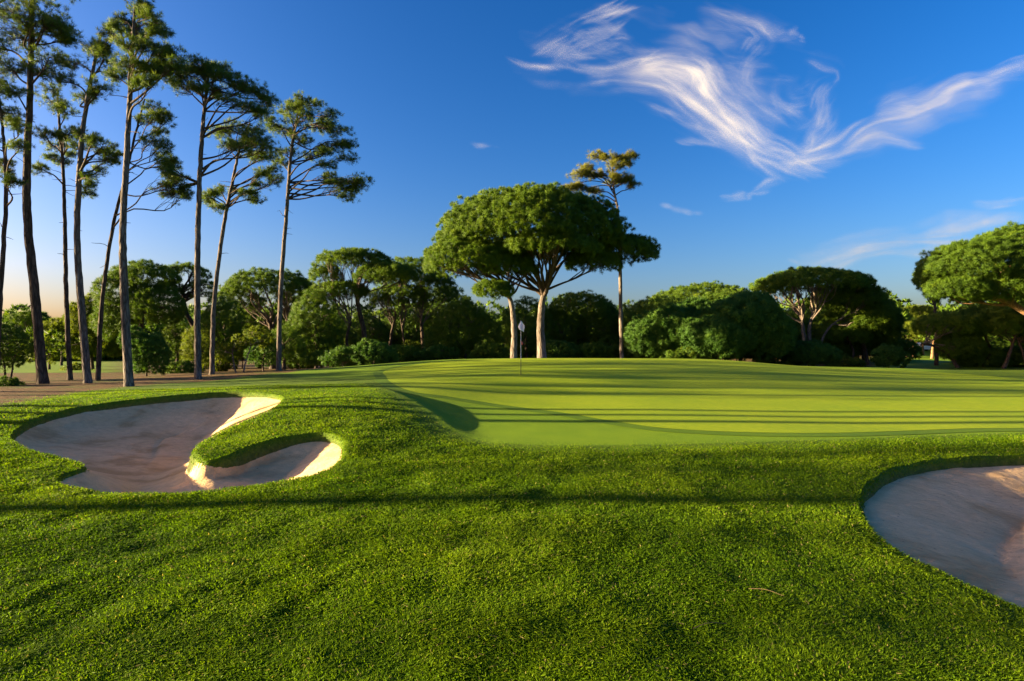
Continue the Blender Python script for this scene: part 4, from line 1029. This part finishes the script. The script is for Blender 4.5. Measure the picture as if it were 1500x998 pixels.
rv = np.array([(hx-4.3,d-3.3,ht-.9),(hx+4.3,d-3.3,ht-.9),(hx+4.3,d+3.3,ht-.9),(hx-4.3,d+3.3,ht-.9),(hx-4.3,d,ht-.05),(hx+4.3,d,ht-.05)])
mesh_obj('roof', rv, [np.array([(0,1,5,4),(2,3,4,5)]), np.array([(0,4,3),(1,2,5)])], M['tile'], ho)
multi('chimney', [(hx-.6, hx+.6, d-1.6, d-.8, ht-.9, ht+.9, .06)], M['render'], ho)
multi('window', [(hx-2.4, hx-1.2, d-3.06, d-2.9, hz+1, hz+2.4, .01)], M['glass'], ho)

# dry twigs lying on the turf
M['twig'] = plain('dry_twig', (0.16, 0.10, 0.04), 0.8)
for (px, py, L, an, lb) in [(1122, 882, .11, -.5, 'short curved dry twig on the grass left of the right bunker'), (1040, 928, .12, .3, 'pale dry twig near the bottom of the foreground grass')]:
    dd = dep(px, py, 1.75 * F / (py - HOR)); x = (px - CXP) / F * dd; z = float(ground_h(np.array([x]), np.array([dd]))[0]) + .055
    T = Tubes(); T.add(spline([(x - L * math.cos(an), dd - L * math.sin(an), z), (x, dd + .012, z + .012), (x + L * math.cos(an), dd + L * math.sin(an), z - .005)], 8), np.linspace(.0026, .0016, 8), 6)
    o = T.build('twig', M['twig'], None); tag(o, lb, 'twig')

# ------------------------------------------------------------------ clouds: thin cirrus sheets at real height
sun_dir = Vector((-math.cos(SUN_EL) * math.cos(SUN_AZ), -math.cos(SUN_EL) * math.sin(SUN_AZ), math.sin(SUN_EL)))
def cloud_material():
    m, nt, out = new_mat('cirrus_ice')
    at = N(nt, 'ShaderNodeAttribute', attribute_name='ice')
    tr = N(nt, 'ShaderNodeBsdfTransparent')
    df = N(nt, 'ShaderNodeBsdfTranslucent'); df.inputs['Color'].default_value = (0.29, 0.292, 0.31, 1)
    nv = N(nt, 'ShaderNodeCombineXYZ')
    for k in range(3): nv.inputs[k].default_value = -sun_dir[k]
    nt.links.new(nv.outputs[0], df.inputs['Normal'])
    mx = N(nt, 'ShaderNodeMixShader'); nt.links.new(at.outputs['Fac'], mx.inputs[0])
    nt.links.new(tr.outputs[0], mx.inputs[1]); nt.links.new(df.outputs[0], mx.inputs[2])
    nt.links.new(mx.outputs[0], out.inputs['Surface'])
    return m
M['cloud'] = cloud_material()
def cloud(name, label, box, strokes, seed, H=2600.0, step=1.5, gain=1.0, veil=None):
    x0, x1, y0, y1 = box
    ux = np.arange(x0, x1, step); vy = np.arange(y0, y1, step)
    U, Vp = np.meshgrid(ux, vy)
    wu = U + 26 * fbm(U / 130, Vp / 95, seed, 3); wv = Vp + 24 * fbm(U / 130 + 31, Vp / 95, seed + 9, 3)
    tot = np.zeros(U.shape)
    rr = np.random.default_rng(seed)
    subs = []
    for (pts, wd, inten) in strokes:
        P = spline(np.c_[np.array(pts, float), np.zeros(len(pts))], 40)[:, :2]
        subs.append((P[::2], wd * 1.25, inten * 0.55, 0))
        tg = np.gradient(P, axis=0); nn = np.stack([-tg[:, 1], tg[:, 0]], -1); nn = unit(nn)
        for j in range(int(5 + wd * 0.75)):
            t0 = rr.uniform(-0.05, 0.72); t1 = min(1.05, t0 + rr.uniform(0.22, 0.55))
            ts = np.linspace(max(0, t0), min(1, t1), 10) * 39
            o0 = rr.normal(0, 0.5) * wd; o1 = o0 + rr.normal(0, 0.75) * wd
            w_ = np.linspace(0, 1, 10)
            Q = np.stack([np.interp(ts, np.arange(40), P[:, k] ) + np.interp(ts, np.arange(40), nn[:, k]) * (o0 + (o1 - o0) * w_ ** 1.5) for k in (0, 1)], -1)
            subs.append((Q, rr.uniform(1.3, 4.2), inten * rr.uniform(0.25, 0.95), 1))
    for (P, wd, inten, fine) in subs:
        mk = (wu > P[:, 0].min() - 3.2 * wd) & (wu < P[:, 0].max() + 3.2 * wd) & (wv > P[:, 1].min() - 3.2 * wd) & (wv < P[:, 1].max() + 3.2 * wd)
        if not mk.any(): continue
        L = np.r_[0, np.cumsum(np.linalg.norm(np.diff(P, axis=0), axis=1))]
        dd, pos, side = seg_dist(wu[mk], wv[mk], P)
        sl = np.interp(pos, np.arange(len(P)), L); q = dd * side; tn = sl / L[-1]
        if fine:
            cap = np.exp(-(dd / (wd * (0.5 + 0.9 * np.sin(np.pi * tn)))) ** 2) * smooth(0, 0.4, tn) * (1 - smooth(0.5, 1.0, tn))
            fib = np.clip(0.85 + 0.9 * fbm(sl / 30, q / 3.0, seed + 21, 2), 0, 2)
        else:
            wl = wd * (0.5 + 0.8 * np.sin(np.pi * np.clip(tn, 0.03, 0.97)) ** 0.7) * (1 - 0.5 * smooth(0.6, 1, tn))
            cap = np.exp(-(dd / wl) ** 2) * smooth(0, 0.2, tn) * (1 - smooth(0.65, 1.0, tn))
            fib = np.clip(0.6 + 0.8 * fbm(sl / 80, q / 10, seed + 20, 3) + 0.8 * fbm(sl / 130, q / 24, seed + 40, 2), 0, 2)
        tot[mk] += inten * cap * fib
    if veil:
        for (cx_, cy_, rx, ry, iv) in veil:
            tot += iv * np.exp(-((wu - cx_) / rx) ** 2 - ((wv - cy_) / ry) ** 2) * np.clip(0.5 + 1.2 * fbm(wu / 90 + wv / 60, wv / 14 - wu / 40, seed + 60, 4), 0, 2)
    tot = tot * np.clip(0.85 + 0.9 * fbm(wu / 60, wv / 40, seed + 80, 4), 0.2, 2)
    den = 1 - np.exp(-gain * 0.30 * tot)
    fx_ = smooth(x0, x0 + 14, U) * (1 - smooth(x1 - 14 - step, x1 - step, U)) if x1 < 1500 else smooth(x0, x0 + 14, U) * (1 - smooth(x1 - 60, x1 - step, U))
    fy_ = (smooth(y0, y0 + 10, Vp) if y0 > -60 else 1.0) * (1 - smooth(y1 - 10 - step, y1 - step, Vp))
    den = den * fx_ * fy_; den = np.clip(den * smooth(0.0, 0.07, den), 0, 0.95)
    dep_ = H * F / (HOR - Vp)
    X = (U - CXP) / F * dep_; Z = np.full(X.shape, H + EYE) + 60 * fbm(U / 200, Vp / 200, seed + 70, 2)
    k = Z / (H + EYE)
    Vv = np.stack([X * k, dep_ * k, Z], -1).reshape(-1, 3)
    nX, nY = len(ux), len(vy)
    i = np.arange(nY - 1)[:, None] * nX; j = np.arange(nX - 1)[None]
    q = np.stack([i + j, i + j + 1, i + nX + j + 1, i + nX + j], -1).reshape(-1, 4)
    q = q[(den.ravel()[q] > 0.003).any(1)]
    used, inv = np.unique(q, return_inverse=True)
    o = mesh_obj(name, Vv[used], [inv.reshape(-1, 4)], M['cloud'], None, True, {'ice': den.ravel()[used]})
    return tag(o, label, 'cloud', kind='structure')
def c6(L): return [(700 + a / 1.875, b / 1.875) for a, b in L]
S_ = [(c6([(50,160),(180,195),(330,210),(470,195),(580,180),(640,240),(700,330),(760,420),(830,485)]), 15, .8),
      (c6([(230,235),(330,240),(420,222),(520,225),(620,290),(700,380),(770,450),(850,490)]), 15, .9),
      (c6([(540,150),(600,200),(660,270),(740,350),(820,420),(900,480)]), 22, .8),
      (c6([(460,180),(540,165),(610,185),(640,250)]), 20, .7),
      (c6([(640,280),(690,340),(740,400),(800,450),(900,485),(970,497)]), 18, .9),
      (c6([(780,450),(880,425),(960,395),(1050,350),(1150,305),(1300,255),(1400,235),(1500,208),(1640,170)]), 18, 1.2),
      (c6([(740,440),(860,445),(980,410),(1100,375),(1240,372)]), 12, .8),
      (c6([(1060,320),(1120,285),(1220,285),(1330,240),(1360,245)]), 13, .6),
      (c6([(120,150),(200,110),(280,65),(380,25),(480,0)]), 13, .5),
      (c6([(180,180),(280,130),(380,80),(460,60)]), 15, .3),
      (c6([(590,50),(680,60),(760,85),(780,110),(745,160),(735,220),(760,260)]), 12, .45),
      (c6([(830,195),(900,205),(970,220),(930,270),(930,320),(880,380)]), 13, .45),
      (c6([(700,200),(760,240),(830,280),(900,300)]), 16, .35),
      (c6([(820,480),(880,400),(930,330),(1000,290)]), 14, .45),
      (c6([(420,290),(500,310),(600,340),(690,400)]), 9, .3),
      (c6([(520,380),(600,380),(680,400)]), 4, .25),
      (c6([(800,130),(850,105),(900,100)]), 12, .25),
      (c6([(560,110),(640,150),(700,210),(780,300),(840,380)]), 26, .35)]
cloud('cirrus_cloud', 'big wispy white cirrus sweeping in a V above the umbrella pines', (715, 1560, -40, 275), S_, 500, gain=1.0,
      veil=[(930, 60, 150, 55, .22), (1080, 130, 90, 80, .2)])
cloud('cirrus_cloud', 'small thin cloud wisp just under the tip of the big cirrus', (1000, 1200, 255, 325), [(c6([(630,545),(700,538),(780,525),(880,500)]), 6, .6), (c6([(680,535),(760,540)]), 5, .3)], 520)
cloud('cirrus_cloud', 'tiny faint cloud dash right of the golden-crowned pine', (930, 1050, 290, 325), [(c6([(500,578),(560,576),(620,582)]), 4, .35)], 530)
cloud('cirrus_cloud', 'long low streak of thin cloud above the fan-limbed umbrella pine', (1110, 1600, 300, 402), [(c6([(830,725),(960,695),(1100,668),(1250,640),(1420,612),(1600,590)]), 15, 1.1), (c6([(860,715),(1000,705),(1120,670)]), 9, .4)], 540)
cloud('cirrus_cloud', 'faint cloud dash near the right edge above the big umbrella pine', (1400, 1600, 275, 312), [(c6([(1330,550),(1420,550),(1560,535)]), 5, .4)], 550)
cloud('cirrus_cloud', 'faint cloud dash left of the big cirrus in open sky', (660, 770, 195, 225), [(c6([(-40,392),(20,392),(90,396)]), 4, .25)], 560)

# ------------------------------------------------------------------ sky, sun, camera
w = bpy.data.worlds.new('World'); SC.world = w; w.use_nodes = True
nt = w.node_tree; nt.nodes.clear()
sky = N(nt, 'ShaderNodeTexSky', sky_type='NISHITA')
sky.sun_disc = False; sky.sun_elevation = SUN_EL
sky.sun_rotation = math.atan2(sun_dir.x, sun_dir.y)
sky.air_density = 1.0; sky.dust_density = 2.8; sky.ozone_density = 3.0; sky.altitude = 50
hs = N(nt, 'ShaderNodeHueSaturation'); hs.inputs['Saturation'].default_value = 1.3; hs.inputs['Value'].default_value = 1.0
gm = N(nt, 'ShaderNodeGamma'); gm.inputs['Gamma'].default_value = 1.24
bg = N(nt, 'ShaderNodeBackground'); bg.inputs['Strength'].default_value = 0.066
ow = N(nt, 'ShaderNodeOutputWorld')
nt.links.new(sky.outputs[0], hs.inputs['Color']); sc_ = mixc(nt, hs.outputs[0], (0.12, 0.12, 0.12), 1.0, 'MULTIPLY'); sc_ = mixc(nt, sc_, (2.0, 1.5, 1.0), 1.0, 'DARKEN'); nt.links.new(sc_, gm.inputs[0]); wb = mixc(nt, gm.outputs[0], (9.6, 7.3, 8.3), 1.0, 'MULTIPLY'); nt.links.new(wb, bg.inputs[0]); nt.links.new(bg.outputs[0], ow.inputs[0])

sl = bpy.data.lights.new('sun', 'SUN'); sl.energy = 5.0; sl.angle = math.radians(0.5); sl.color = (1.0, 0.80, 0.46)
so = bpy.data.objects.new('sun', sl); COL.objects.link(so)
so.rotation_euler = sun_dir.to_track_quat('Z', 'Y').to_euler()

cam = bpy.data.cameras.new('camera'); cam.sensor_width = 36; cam.lens = 36 * F / 1500
cam.shift_y = (HOR - 499.0) / 1500.0
cam.clip_start = 0.05; cam.clip_end = 60000
co = bpy.data.objects.new('camera', cam); COL.objects.link(co)
co.location = (0, 0, EYE); co.rotation_euler = (math.pi / 2, 0, 0)
SC.camera = co
SC.view_settings.view_transform = 'Standard'; SC.view_settings.look = 'None'; SC.view_settings.gamma = 1.0
SC.view_settings.use_curve_mapping = False
SC.view_settings.exposure = 2.78
SC.cycles.max_bounces = 6; SC.cycles.transparent_max_bounces = 12; SC.cycles.use_denoising = True; SC.cycles.denoiser = 'OPENIMAGEDENOISE'; SC.cycles.denoising_input_passes = 'RGB_ALBEDO_NORMAL'; SC.cycles.denoising_prefilter = 'ACCURATE'
